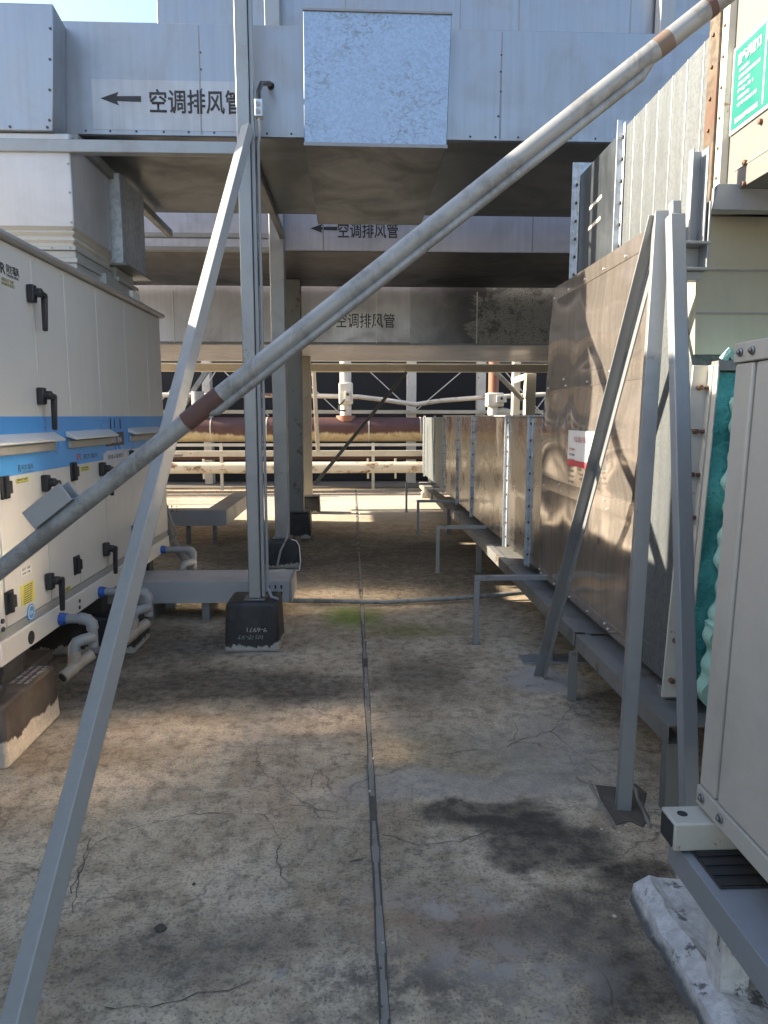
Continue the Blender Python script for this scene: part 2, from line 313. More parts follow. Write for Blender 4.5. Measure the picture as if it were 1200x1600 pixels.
# ------------------------------------------------------------ mesh builder
class MB:
    def __init__(s): s.v = []; s.f = []; s.mi = []
    def face(s, pts, m=0):
        b = len(s.v); s.v += [tuple(p) for p in pts]; s.f.append(tuple(range(b, b+len(pts)))); s.mi.append(m); return s
    def hexa(s, p, m=0):
        b = len(s.v); s.v += [tuple(q) for q in p]
        for q in ((0, 3, 2, 1), (4, 5, 6, 7), (0, 1, 5, 4), (1, 2, 6, 5), (2, 3, 7, 6), (3, 0, 4, 7)):
            s.f.append(tuple(b+i for i in q)); s.mi.append(m)
        return s
    def box(s, x0, x1, y0, y1, z0, z1, m=0):
        return s.hexa([(x0, y0, z0), (x1, y0, z0), (x1, y1, z0), (x0, y1, z0), (x0, y0, z1), (x1, y0, z1), (x1, y1, z1), (x0, y1, z1)], m)
    def frame(s, a, b, roll=0., ref=None):
        a = Vector(a); b = Vector(b); d = (b-a).normalized()
        r = Vector(ref) if ref else (Vector((0, 0, 1)) if abs(d.z) < .9 else Vector((0, 1, 0)))
        sd = d.cross(r).normalized(); up = sd.cross(d).normalized()
        c, n = math.cos(roll), math.sin(roll)
        return a, b, d, sd*c+up*n, up*c-sd*n
    def prof(s, a, b, pts, roll=0., m=0, ref=None):
        a, b, d, sd, up = s.frame(a, b, roll, ref); n = len(pts); k = len(s.v)
        for o in (a, b): s.v += [tuple(o+sd*x+up*y) for x, y in pts]
        for i in range(n):
            j = (i+1) % n; s.f.append((k+i, k+j, k+n+j, k+n+i)); s.mi.append(m)
        s.f.append(tuple(k+i for i in reversed(range(n)))); s.mi.append(m)
        s.f.append(tuple(k+n+i for i in range(n))); s.mi.append(m)
        return s
    def bar(s, a, b, w, h, roll=0., m=0, ref=None):
        return s.prof(a, b, [(-w/2, -h/2), (w/2, -h/2), (w/2, h/2), (-w/2, h/2)], roll, m, ref)
    def ang(s, a, b, w, t, roll=0., m=0, ref=None):
        return s.prof(a, b, [(0, 0), (w, 0), (w, t), (t, t), (t, w), (0, w)], roll, m, ref)
    def chan(s, a, b, w, h, t, roll=0., m=0, ref=None):   # C, web at -w/2
        return s.prof(a, b, [(-w/2, -h/2), (w/2, -h/2), (w/2, -h/2+t), (-w/2+t, -h/2+t), (-w/2+t, h/2-t), (w/2, h/2-t), (w/2, h/2), (-w/2, h/2)], roll, m, ref)
    def cyl(s, a, b, r, n=16, m=0, r1=None):
        a, b, d, sd, up = s.frame(a, b); k = len(s.v); r1 = r if r1 is None else r1
        for o, q in ((a, r), (b, r1)):
            s.v += [tuple(o+sd*(q*math.cos(2*math.pi*i/n))+up*(q*math.sin(2*math.pi*i/n))) for i in range(n)]
        for i in range(n):
            j = (i+1) % n; s.f.append((k+i, k+j, k+n+j, k+n+i)); s.mi.append(m)
        s.f.append(tuple(k+i for i in reversed(range(n)))); s.mi.append(m)
        s.f.append(tuple(k+n+i for i in range(n))); s.mi.append(m)
        return s
    def tube(s, path, r, n=12, m=0):
        P = [Vector(p) for p in path]; k = len(s.v); L = len(P)
        rr = r if isinstance(r, (list, tuple)) else [r]*L
        d0 = (P[1]-P[0]).normalized(); sd = d0.cross(Vector((0, 0, 1)) if abs(d0.z) < .9 else Vector((0, 1, 0))).normalized()
        for i, p in enumerate(P):
            d = (P[min(i+1, L-1)]-P[max(i-1, 0)]).normalized(); sd = (sd-d*sd.dot(d)).normalized(); up = sd.cross(d)
            s.v += [tuple(p+sd*(rr[i]*math.cos(2*math.pi*j/n))+up*(rr[i]*math.sin(2*math.pi*j/n))) for j in range(n)]
        for i in range(L-1):
            for j in range(n):
                q = (j+1) % n; s.f.append((k+i*n+j, k+i*n+q, k+(i+1)*n+q, k+(i+1)*n+j)); s.mi.append(m)
        s.f.append(tuple(k+j for j in reversed(range(n)))); s.mi.append(m)
        s.f.append(tuple(k+(L-1)*n+j for j in range(n))); s.mi.append(m)
        return s
    def bolt(s, p, nrm, r=.009, h=.008, m=1):
        p = Vector(p); nrm = Vector(nrm).normalized(); return s.cyl(p-nrm*.002, p+nrm*h, r, 6, m)
    def bolts(s, a, b, n, nrm, r=.009, h=.008, m=1):
        a = Vector(a); b = Vector(b)
        for i in range(n): s.bolt(a.lerp(b, (i+.5)/n), nrm, r, h, m)
        return s
    def build(s, name, mats, parent=None, bevel=0., smooth=True):
        if getattr(s, 'lean', 0): s.v = [(x-(1.74-z)*s.lean, y, z) for x, y, z in s.v]
        me = bpy.data.meshes.new(name); me.from_pydata(s.v, [], s.f)
        for q in (mats if isinstance(mats, (list, tuple)) else [mats]): me.materials.append(M[q])
        me.polygons.foreach_set('material_index', s.mi); me.update()
        if smooth: me.shade_smooth(); me.set_sharp_from_angle(angle=R(35))
        o = bpy.data.objects.new(name, me); COL.objects.link(o)
        if bevel:
            b = o.modifiers.new('bevel', 'BEVEL'); b.width = bevel; b.segments = 2; b.limit_method = 'ANGLE'; b.angle_limit = R(40); b.harden_normals = False
        if parent: own(o, parent)
        return o

def own(o, parent):
    o.parent = parent
    p = Vector((0, 0, 0)); q = parent
    while q: p += q.location; q = q.parent
    # parts are written in world coordinates: undo the placing of the thing's empty
    if parent.type == 'EMPTY': o.matrix_parent_inverse = Matrix.Translation(-parent.location)
def tag(o, label, cat, group=None):
    o['label'] = label; o['category'] = cat
    if group: o['group'] = group
    return o
def thing(name, label, cat, loc=(0, 0, 0), group=None):
    o = bpy.data.objects.new(name, None); o.location = loc; o.empty_display_size = .1; COL.objects.link(o)
    return tag(o, label, cat, group)
def struct(o): o['kind'] = 'structure'; return o
def dup(root, loc, label):
    r = root.copy(); COL.objects.link(r); r.location = loc; r['label'] = label
    for ch in root.children:
        c = ch.copy(); COL.objects.link(c); c.parent = r; c.matrix_parent_inverse = ch.matrix_parent_inverse
        for g in ch.children:
            d = g.copy(); COL.objects.link(d); d.parent = c
    return r

def lettering(body, org, w_, h_, xd, yd, mat, parent, name='lettering', bold=.0, thick=.0012, off=.0015):
    """flat raised letters fitted into w_ x h_ with their centre at org"""
    cu = bpy.data.curves.new(name, 'FONT'); cu.body = body; cu.size = 1; cu.offset = bold; cu.resolution_u = 3
    cu.align_x = 'CENTER'
    t = bpy.data.objects.new(name, cu); COL.objects.link(t)
    bpy.context.view_layer.update()
    me = bpy.data.meshes.new_from_object(t.evaluated_get(bpy.context.evaluated_depsgraph_get()))
    bpy.data.objects.remove(t); me.name = name
    xs = [v.co.x for v in me.vertices]; ys = [v.co.y for v in me.vertices]
    if not xs: return None
    x0, x1, y0, y1 = min(xs), max(xs), min(ys), max(ys)
    xd = Vector(xd).normalized(); yd = Vector(yd).normalized(); nz = xd.cross(yd); org = Vector(org)
    for v in me.vertices:
        v.co = org + xd*((v.co.x-(x0+x1)/2)/(x1-x0)*w_) + yd*((v.co.y-(y0+y1)/2)/(y1-y0)*h_) + nz*off
    me.materials.clear(); me.materials.append(M[mat])
    o = bpy.data.objects.new(name, me); COL.objects.link(o)
    sm = o.modifiers.new('thickness', 'SOLIDIFY'); sm.thickness = thick; sm.offset = 1
    own(o, parent); return o

mats(); M['floor'] = floor_mat()
FX, FZ = (1, 0, 0), (0, 0, 1)          # axes of writing on faces that look at the camera

# ============================================================ floor
fl = struct(MB().face([(-120, -120, 0), (120, -120, 0), (120, 160, 0), (-120, 160, 0)]).build('roof_floor', 'floor'))
jm = MB(); y = .6; prev = (.046, .084)
M['chalk'] = paint('chalk', (.55, .5, .42), .9, .2, 30)
M['sealant'] = paint('sealant', (.10, .088, .072), .8, .5, 9, dirtc=(.05, .045, .04), bump=.5)
while y < 15:                                        # ragged sealant strip in the movement joint
    ny = y+.09+random.random()*.12
    c = .068-.0052*(ny-1.6); hw = .0145+random.uniform(-.004, .005)
    q = (c-hw, c+hw)
    if random.random() < .82:
        o1, o2 = random.uniform(.002, .008), random.uniform(.002, .008)
        jm.face([(prev[0]+o1, y, .0065), (prev[1]-o2, y, .0065), (q[1]-o2, ny, .0065), (q[0]+o1, ny, .0065)], 1)
    if random.random() < .5:
        yy = y+.04; xx = c+random.uniform(-.015, .015); r_ = random.uniform(.003, .007)
        jm.cyl((xx, yy, .004), (xx, yy, .004+r_), r_, 6, random.choice((0, 2)), r_*.5)
    jm.face([(prev[0], y, .004), (prev[1], y, .004), (q[1], ny, .004), (q[0], ny, .004)]); prev = q; y = ny
M['sealant_old'] = paint('sealant_old', (.25, .228, .195), .85, .6, 9, dirtc=(.09, .08, .065), bump=.6)
jo = jm.build('expansion_joint', ['sealant', 'sealant_old', 'chalk'], fl)
cm = MB()                                            # the longer cracks, as thin open lines
M['crack'] = paint('crack', (.115, .098, .08), .9, .2, 9)
def crack(px, wd=.0022):
    pts = []
    for a, b in zip(px, px[1:]):
        A, B = on_z(*a), on_z(*b); n = max(2, int((B-A).length/.035))
        for i in range(n):
            p = A.lerp(B, i/n); pts.append(p+Vector((random.uniform(-.009, .009), random.uniform(-.009, .009), 0)))
    for i in range(len(pts)-1):
        a, b = pts[i], pts[i+1]; d = (b-a).normalized(); s = Vector((-d.y, d.x, 0))*wd*random.uniform(.25, 1)
        cm.face([(a.x-s.x, a.y-s.y, .0025), (b.x-s.x, b.y-s.y, .0025), (b.x+s.x, b.y+s.y, .0025), (a.x+s.x, a.y+s.y, .0025)])
crack([(106, 1400), (125, 1360), (150, 1320), (220, 1290), (300, 1272), (415, 1272), (460, 1258), (545, 1275)])
crack([(415, 1275), (440, 1310), (430, 1340), (450, 1390)]); crack([(480, 1238), (495, 1205), (520, 1195)])
crack([(160, 1575), (260, 1570), (310, 1555), (360, 1548), (430, 1522)])
crack([(600, 1305), (660, 1322), (720, 1315), (790, 1285), (860, 1325), (950, 1350), (990, 1375)])
crack([(780, 1170), (860, 1142), (910, 1090)]); crack([(860, 1142), (950, 1215)]); crack([(600, 1182), (700, 1178), (760, 1170)])
crack([(140, 1310), (120, 1380), (110, 1440)]); crack([(545, 1345), (590, 1335)], .003)
cm.build('crack', 'crack', fl)
# low threshold across the far end
M['threshold'] = paint('threshold', (.17, .15, .125), .85, .4, 3, bump=.3)
struct(MB().box(-6, 1.9, 15.3, 20, 0, .035).build('raised_screed', 'threshold', None, .008))
# pebbles and scraps
def pebble(px, py, r, mat, label, cat='pebble'):
    p = on_z(px, py); m = MB(); n = 8; k = len(m.v)
    for lv, (zz, q) in enumerate(((0, .8), (.35, 1.), (.8, .7), (1., .2))):
        m.v += [(p.x+r*q*math.cos(j*math.tau/n)*random.uniform(.8, 1.2), p.y+r*q*math.sin(j*math.tau/n)*random.uniform(.75, 1.15), zz*r*.75) for j in range(n)]
    for lv in range(3):
        for j in range(n): m.f.append((lv*n+j, lv*n+(j+1) % n, (lv+1)*n+(j+1) % n, (lv+1)*n+j)); m.mi.append(0)
    m.f.append(tuple(3*n+j for j in range(n))); m.mi.append(0)
    tag(m.build('pebble' if cat == 'pebble' else 'brick', mat, None), label, cat)
M['stone'] = paint('stone', (.075, .06, .048), .9, .3, 30, bump=.4); M['chalk'] = paint('chalk', (.55, .5, .42), .9, .2, 30)
pebble(251, 1452, .018, 'stone', 'dark brown pebble lying alone on the pale concrete floor')
pebble(303, 1382, .007, 'stone', 'tiny dark stone above the brown pebble on bare concrete')
pebble(960, 1432, .007, 'chalk', 'small pale chip on the wet dark floor beside the whitewashed kerb')
pebble(873, 1083, .007, 'chalk', 'small pale chip near the foot of the leaning angle iron')
for i, (a_, b_) in enumerate(((990, 1283), (1003, 1276), (978, 1290), (1010, 1290), (955, 1262), (968, 1301), (1020, 1300), (940, 1296))):
    pebble(a_, b_, random.uniform(.004, .008), 'chalk', 'tiny pale mortar chip scattered around the broken patch'); list(COL.objects)[-1]['group'] = 'mortar chips by the middle leg'
b = on_z(668, 778)
tag(MB().box(b.x-.12, b.x+.12, b.y-.05, b.y+.06, .001, .12).build('brick', 'chalk', None, .012), 'pale loose brick on the sunlit floor beside the far bracket', 'brick')

# ============================================================ overhead exhaust ducts
SAY = '空调排风管'
def arrow(cx, cz, y, L, H, parent):
    m = MB(); h = H/2
    m.prof((cx, y-.001, cz), (cx, y-.0025, cz), [(L/2, 0), (L*.05, h), (L*.1, h*.36), (-L/2, h*.42), (-L/2, -h*.42), (L*.1, -h*.36), (L*.05, -h)], 0, 0, (0, 0, 1))
    return m.build('arrow_mark', 'ink', parent, smooth=False)
def seam(m, x, y, z0, z1, wd=.006, mi=0): m.box(x-wd, x+wd, y-.003, y+.004, z0, z1, mi)

# --- front duct (nearest, crosses overhead)
DA0, DA1, DAZ0, DAZ1 = 4.9, 6.66, 3.336, 4.005
d = thing('exhaust_duct', 'nearest overhead silver exhaust duct with large black writing and arrow', 'duct', (0, 5.8, 3.3), 'exhaust ducts crossing overhead')
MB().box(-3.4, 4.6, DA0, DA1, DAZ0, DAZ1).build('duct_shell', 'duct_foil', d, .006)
MB().box(-3.39, 4.59, DA0+.012, DA1-.01, DAZ0-.004, DAZ0+.003).build('bottom_shade_sheet', 'shade_dull_sheet', d)  # dark sheet puts the shade under the duct into its colour
m = MB()
for px in (312, 783): seam(m, on_y(px, 120, DA0).x, DA0, DAZ0+.01, DAZ1-.01)
m.build('seam', 'seam', d)
m = MB(); x = -1.72
while x < 3.2:
    m.bolt((x+random.uniform(-.01, .01), DA0, DAZ0+.022), (0, -1, 0), .008, .004, 0); x += .165
for zz in (.15, .3, .42, .52): m.bolt((on_y(783, 120, DA0).x+random.uniform(-.015, .0), DA0, DAZ0+zz), (0, -1, 0), .008, .004, 0)
for zz in (.28, .4, .5): m.bolt((on_y(312, 120, DA0).x+.01, DA0, DAZ0+zz), (0, -1, 0), .007, .004, 0)
m.build('rivet', 'bolt_dark', d)
p0 = on_y(147, 210, DA0); p1 = on_y(377, 128, DA0)
M['patch'] = clad('patch', (.43, .43, .45), .45, .7, .1, .01, 2, .14, .15)
MB().box(p0.x, p1.x, DA0-.002, DA0+.005, DAZ0+.03, p1.z).build('paint_patch', 'patch', d)
p = on_y(307, 159.5, DA0); p2 = on_y(189, 154.5, DA0)
lettering(SAY, (p.x, DA0-.003, p.z), .59, .145, FX, FZ, 'ink', d, bold=.011)
arrow(p2.x, p2.z, DA0-.002, .255, .08, d)

# --- square branch box hung under the front duct
d = thing('branch_box', 'scuffed blue-grey galvanised box hanging from the front overhead duct', 'duct box', (.14, 5.6, 3.2))
MB().hexa([(-.308, 4.7, 3.228), (.582, 4.7, 3.222), (.592, 6.55, 3.222), (-.318, 6.55, 3.222), (-.303, 4.7, 3.99), (.604, 4.7, 3.985), (.6, 6.55, 3.99), (-.31, 6.55, 3.99)]).build('box_shell', 'shade_dull_sheet', d, .004)  # shell colour darkened to stand for the shade below the box
MB().hexa([(-.304, 4.694, 3.236), (.578, 4.694, 3.230), (.578, 4.699, 3.230), (-.304, 4.699, 3.236), (-.299, 4.694, 3.985), (.600, 4.694, 3.98), (.600, 4.699, 3.98), (-.299, 4.699, 3.985)]).build('front_panel', 'galv_scuffed', d)
MB().bar((-.31, 4.692, 3.224), (.586, 4.692, 3.219), .012, .02).build('edge_trim', 'seam', d); MB().bar((-.306, 4.692, 3.993), (.608, 4.692, 3.988), .014, .012).build('edge_trim', 'seam', d)

# --- wider elbow section at the left end of the front duct
d = thing('elbow_duct', 'large pale duct section at upper left above the air handling unit', 'duct', (-3, 4.8, 3.25))
MB().hexa([(-3.4, 4.62, 3.25), (-1.81, 4.62, 3.25), (-1.84, 4.898, 3.25), (-3.4, 4.898, 3.25), (-3.4, 4.62, 3.965), (-1.765, 4.62, 3.955), (-1.80, 4.898, 3.965), (-3.4, 4.898, 3.965)]).build('duct_shell', 'duct_foil', d, .006)
m = MB(); 
for i in range(8): m.bolt((-1.84-i*.22, 4.62, 3.27), (0, -1, 0), .008, .004, 0)
for i in range(4): m.bolt((-1.825+.012*i, 4.62, 3.31+.17*i), (0, -1, 0), .008, .004, 0)
m.build('rivet', 'bolt_dark', d)

# --- middle duct
DB0, DB1, DBZ = 7.45, 9.42, 3.195
d = thing('exhaust_duct', 'middle overhead exhaust duct with tall silver panels and small writing', 'duct', (0, 8.4, 3.2), 'exhaust ducts crossing overhead')
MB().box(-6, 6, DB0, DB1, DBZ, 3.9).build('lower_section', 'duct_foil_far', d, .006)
MB().box(-5.99, 5.99, DB0+.012, DB1-.01, DBZ-.004, DBZ+.003).build('bottom_shade_sheet', 'shade_black_sheet', d)  # near-black sheet paints in the deep shade below this duct
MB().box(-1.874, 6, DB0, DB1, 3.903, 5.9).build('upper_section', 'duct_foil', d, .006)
m = MB()
for px, a, b in ((505, DBZ, 3.9), (832, DBZ, 3.9), (540, 3.91, 5.85), (719, 3.91, 5.85), (811, 3.91, 5.85), (985, 3.91, 5.85), (375, 3.91, 5.85)):
    seam(m, on_y(px, 370 if b < 4 else 30, DB0).x, DB0, a+.01, b-.01, .006)
m.build('seam', 'seam', d)
m = MB(); x = -1.7
while x < 5: m.bolt((x, DB0, 4.9), (0, -1, 0), .009, .004, 0); x += .31
m.build('rivet', 'bolt_dark', d)
p = on_y(575, 360, DB0); p2 = on_y(506, 357, DB0)
lettering(SAY, (p.x, DB0-.001, p.z), .605, .15, FX, FZ, 'ink', d, bold=.009)
arrow(p2.x, p2.z, DB0, .27, .085, d)

# --- far duct
DC0, DC1, DCZ0, DCZ1 = 9.35+.15, 12.28, 2.464, 3.15
d = thing('exhaust_duct', 'farthest and lowest overhead exhaust duct, sooty and flaking at its right end', 'duct', (0, 10.8, 2.46), 'exhaust ducts crossing overhead')
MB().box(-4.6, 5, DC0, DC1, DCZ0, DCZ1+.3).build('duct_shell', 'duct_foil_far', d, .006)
MB().box(.72, 4.9, DC0-.004, DC0+.01, DCZ0+.03, DCZ1+.25).build('weathered_panel', 'oxidised', d)
m = MB()
for px in (271, 588, 745): seam(m, on_y(px, 500, DC0).x, DC0-.004, DCZ0+.03, DCZ1, .007)
m.build('seam', 'seam_light', d)
m = MB(); m.ang((-4.6, DC0-.002, DCZ0+.012), (5, DC0-.002, DCZ0+.012), .03, .004, math.pi/2); x = -3.4
while x < 4: m.bolt((x, DC0-.03, DCZ0+.01), (0, -.5, 1), .007, .01, 1); x += .2
m.build('bottom_flange', ['seam', 'bolt'], d)
p = on_y(571, 501, DC0); lettering(SAY, (p.x, DC0-.001, p.z), .76, .185, FX, FZ, 'ink', d, bold=.003)
bm = MB(); bm.box(-4.6, 5, 12.31, 12.5, 2.30, 2.425); bm.box(-4.6, 5, 12.30, 12.309, 2.425, 2.435)
tag(bm.build('support_beam', 'cream_steel', None, .006), 'cream steel beam carrying the back edge of the lowest overhead duct', 'beam')

# ============================================================ columns on black concrete blocks
def column(x0, x1, y0, y1, z0, z1, mat, lab, blk, blab, bmat='bitumen', groove=0):
    c = thing('steel_column', lab, 'column', ((x0+x1)/2, (y0+y1)/2, z0), 'steel columns in a row')
    m = MB(); m.box(x0, x1, y0, y1, z0+.012, z1); m.build('column_shaft', mat, c, .006)
    m = MB(); m.box(x0-.03, x1+.03, y0-.02, y1+.03, z0+.001, z0+.011); m.build('base_plate', 'steel_dull', c, .002)
    bx0, bx1, by0, by1, bz = blk
    b = MB(); b.hexa([(bx0, by0, 0), (bx1, by0, 0), (bx1, by1, 0), (bx0, by1, 0), (bx0+.015, by0+.015, bz), (bx1-.015, by0+.015, bz), (bx1-.015, by1-.015, bz), (bx0+.015, by1-.015, bz)])
    tag(b.build('concrete_block', bmat, None, .025), blab, 'concrete block', 'black blocks under the columns')
    return c
X0 = on_y(379.5, 0, 4.62).x
c = column(-.711, -.632, 4.62, 4.70, .34, 4.9, 'steel', 'nearest slim steel column, with the long cream brace fixed to it',
   (-.871, -.504, 4.55, 4.90, .338), 'near black block with faint upside-down print under the slim column')
MB().box(-.628, -.606, 4.635, 4.69, .36, 4.9).build('side_channel', 'steel_blue', c, .003)
m = MB(); x = -.617; m.box(-.6295, -.6285, 4.63, 4.70, .36, 4.9); m.build('shadow_gap', 'dark', c)
# faint print on the block, upside down
blk = [o for o in COL.objects if o.name.startswith('concrete_block')][-1]
lettering('9-6971', (-.655, 4.5565, .155), .13, .03, (-1, 0, .03), (0, .03, -1), 'grey_print', blk, thick=.0006, off=.0)
lettering('防水好', (-.70, 4.5545, .10), .17, .042, (-1, 0, .0), (0, .03, -1), 'hose', blk, thick=.0006, off=.0)
column(-.833, -.692, 7.28, 7.42, .29, 5.9, 'steel', 'second steel column, thick and square, running up past the ducts',
   (-.933, -.575, 7.13, 7.52, .288), 'black block tied with white cable under the second column')
column(-.838, -.658, 8.92, 9.10, .345, 3.19, 'steel_dull', 'third steel column, dull grey, under the middle overhead duct',
   (-.834-.03, -.567, 8.9, 9.3, .343), 'clean black block under the third, dull grey column')
column(-.852, -.692, 11.29, 11.45, .275, 2.46, 'cream_steel', 'fourth and farthest column of the row, cream with peeling paint',
   (-.877, -.57, 11.27, 11.62, .272), 'flaked black block at the sunlit edge under the farthest column')
tag(MB().box(2.95, 3.10, 7.28, 7.42, 0.001, 5.9).build('steel_column', 'steel', None, .006), 'steel column at upper right in front of the tall silver panels', 'column', 'steel columns in a row')
# white cable looped over the second block
tag(MB().tube([(-.69, 7.26, 1.0), (-.688, 7.262, .5), (-.70, 7.2, .32), (-.76, 7.10, .2), (-.80, 7.08, .03), (-.72, 7.06, .012)], .012, 8).build('cable', 'pvc', None), 'pale cable running down the second column onto its block', 'cable')
tag(MB().tube([(-.66, 7.2, .30), (-.60, 7.12, .295), (-.572, 7.10, .25), (-.56, 7.09, .1), (-.57, 7.05, .012), (-.62, 7.0, .01)], .006, 8).build('cable', 'white', None), 'thin white cable looped over the right side of the second block', 'cable')

# beams under the front duct
tag(MB().box(-5, -.712, 4.625, 4.69, 3.135, 3.208).build('cross_beam', 'steel', None, .005), 'horizontal steel tube running left from the slim column under the duct', 'beam', 'steel tubes under the overhead ducts')
tag(MB().box(-1.75, -1.69, 4.692, 6.98, 3.205, 3.265).build('cross_beam', 'steel_dull', None, .005), 'steel tube running back under the front duct beside the hanging duct', 'beam', 'steel tubes under the overhead ducts')
tag(MB().box(-.73, -.675, 4.72, 7.279, 3.265, 3.33).build('cross_beam', 'steel_dull', None, .005), 'steel tube joining the slim column back to the second column', 'beam', 'steel tubes under the overhead ducts')
tag(MB().box(-5, -.834, 7.20, 7.26, 3.255, 3.30).build('cross_beam', 'steel', None, .004), 'upper of the two thin tubes crossing left of the second column', 'beam', 'steel tubes under the overhead ducts')
tag(MB().box(-5, -.834, 7.29, 7.35, 3.15, 3.192).build('cross_beam', 'steel', None, .004), 'lower of the two thin tubes crossing left of the second column', 'beam', 'steel tubes under the overhead ducts')

# junction box and conduit on the slim column
jb = thing('junction_box', 'small grey junction box with black hose on the slim column', 'junction box', (-.575, 4.66, 3.36))
bx = -.573
MB().box(bx-.024, bx+.024, 4.60, 4.66, 3.345, 3.445).build('box_body', 'galv_box', jb, .004)
m = MB()
for zz in (3.372, 3.415): m.cyl((bx-.004, 4.601, zz), (bx-.004, 4.594, zz), .013, 14)
m.build('knockout', 'pvc', jb)
a = on_y(421, 131, DA0-.03)
MB().tube([(bx, 4.63, 3.44), (bx-.002, 4.635, 3.50), (bx+.012, 4.67, 3.56), (bx+.05, 4.76, 3.60), (a.x, DA0-.03, a.z), (a.x+.005, DA0-.003, a.z)], [.014, .014, .014, .014, .015, .024], 12).build('hose', 'black', jb)
tag(MB().tube([(bx, 4.63, 3.347), (bx+.002, 4.64, 3.28), (-.588, 4.66, 3.2), (-.590, 4.66, 1.5), (-.590, 4.66, .42), (-.56, 4.62, .36), (-.515, 4.6, .352)], .010, 10).build('conduit', 'steel_blue', None), 'thin grey conduit running down the slim column from the junction box', 'conduit')
tag(MB().tube([(-.567, 5.775, .032), (-.1, 5.74, .030), (.23, 5.70, .028), (.8, 5.78, .034), (1.25, 5.83, .05), (1.6, 5.87, .07)], .019, 10).build('conduit', 'galv_pipe', None), 'weathered conduit lying across the floor between tray and right beam', 'conduit')

# ============================================================ left: hanging duct, flexible collars, air handling unit
AX, AY0, AY1, AZ0, AZ1 = -1.65, 3.25, 6.24, .392, 2.39
K = .922                                              # roof ductwork stands on the unit's roof
def kk(x, y, z): return CAM + (Vector((x, y, z))-CAM)*K
def kbox(m, x0, x1, y0, y1, z0, z1, mi=0):
    a = kk(x0, y0, z0); b = kk(x1, y1, z1); return m.box(a.x, b.x, a.y, b.y, a.z, b.z, mi)
d = thing('hanging_duct', 'white-faced duct dropping onto the air handling unit roof at left', 'duct', (-2.5, 5.0, 2.7))
a = kk(-1.87, 5.04, 2.80); b = kk(-1.87, 5.78, 2.8)
MB().box(-4.3, a.x, a.y, b.y, a.z, 3.2485).build('duct_shell', 'dropper_sheet', d, .008)
m = MB()
for zz in (2.83, 3.02, 3.2): m.bolt(kk(-1.885, 5.04, zz), (0, -1, 0), .007, .004, 0)
m.build('rivet', 'bolt', d)
m = MB()                                              # pleated canvas collar
rings = [(2.80, .01), (2.785, -.012), (2.765, .014), (2.745, -.012), (2.722, .012), (2.70, -.01), (2.68, .0)]
prof_ = []
for zz, o in rings: prof_.append([kk(-4.6, 5.05-o, zz), kk(-1.882+o, 5.05-o, zz+random.uniform(-.004, .004)), kk(-1.882+o, 5.77+o, zz), kk(-4.6, 5.77+o, zz)])
for a, b in zip(prof_, prof_[1:]):
    for i in range(4): j = (i+1) % 4; m.face([b[i], b[j], a[j], a[i]])
m.build('canvas_collar', 'canvas', d)
m = MB(); kbox(m, -4.6, -1.865, 5.03, 5.79, 2.652, 2.679); kbox(m, -4.6, -1.875, 5.05, 5.77, 2.606, 2.651); kbox(m, -4.6, -1.86, 5.035, 5.785, 2.572, 2.605); kbox(m, -4.6, -1.87, 5.05, 5.77, 2.466, 2.571)
for i in range(7): m.bolt(kk(-1.90-i*.12, 5.03, 2.665), (0, -1, 0), .006, .005, 1)
m.build('collar_frame', ['ahu_trim', 'bolt'], d, .003)
d = thing('branch_box', 'narrow galvanised box behind the white-faced hanging duct', 'duct box', (-1.8, 5.6, 2.6))
m = MB(); a = kk(-2.4, 5.80, 2.725); b = kk(-1.79, 6.42, 2.725); m.box(a.x, b.x, a.y, b.y, a.z, 3.2485); m.build('box_shell', 'galv_box', d, .006)
kbox(MB(), -2.4, -1.76, 5.795, 6.46, 2.712, 2.724).build('bottom_flange', 'steel_dull', d, .002)
m = MB(); kbox(m, -2.38, -1.87, 5.85, 6.3, 2.63, 2.71); kbox(m, -2.4, -1.84, 5.83, 6.34, 2.60, 2.629); kbox(m, -2.38, -1.86, 5.85, 6.3, 2.52, 2.599); kbox(m, -2.4, -1.83, 5.82, 6.36, 2.466, 2.519)
m.build('collar_frame', 'ahu_trim', d, .004)
kbox(MB(), -2.2, -1.83, 5.50, 5.79, 2.466, 2.595).build('damper_box', 'ahu_trim', d, .004)
m = MB(); kbox(m, -2.15, -1.80, 6.10, 6.36, 2.466, 2.510); kbox(m, -2.10, -1.83, 6.14, 6.33, 2.5105, 2.58)
tag(m.build('actuator_box', 'white', None, .004), 'small white actuator box on the far end of the unit roof', 'control box')

au = thing('air_handling_unit', 'big cream air handling unit with blue band on the left', 'air handling unit', (-2.9, 5, AZ0))
MB().box(-4.1, AX-.012, AY0+.012, AY1-.012, AZ0+.16, AZ1-.02).build('casing', 'ahu_trim', au, .004)
m = MB(); m.prof((AX-.06, AY0-.03, AZ1-.02), (AX-.06, AY1+.03, AZ1-.02), [(-.06, .0), (.085, -.0), (.10, .012), (.10, .028), (.06, .05), (-.06, .056)], 0, 0)
m.box(-4.15, AX-.09, AY0-.03, AY1+.03, AZ1-.02, AZ1+.003); m.build('roof_rim', 'ahu_roof', au, .004)
m = MB(); m.box(-4.1, AX+.005, AY0-.01, AY1+.01, AZ0, AZ0+.115); m.build('base_frame', 'ahu', au, .006)
m = MB(); m.box(-4.1, AX-.004, AY0, AY1, AZ0+.1155, AZ0+.16); m.build('base_groove', 'ahu_trim', au, .003)
MB().box(-1.86, AX, AY0, AY0+.075, AZ0+.165, AZ1-.022).build('corner_post', 'ahu', au, .008)
s1 = on_x(57, 560, AX).y; s2 = on_x(116, 735, AX).y; s3 = on_x(163, 735, AX).y; s4 = on_x(204, 714, AX).y; s5 = on_x(232, 600, AX).y
ys = [AY0+.08, s1, s2, s3, s4, s5, AY1]
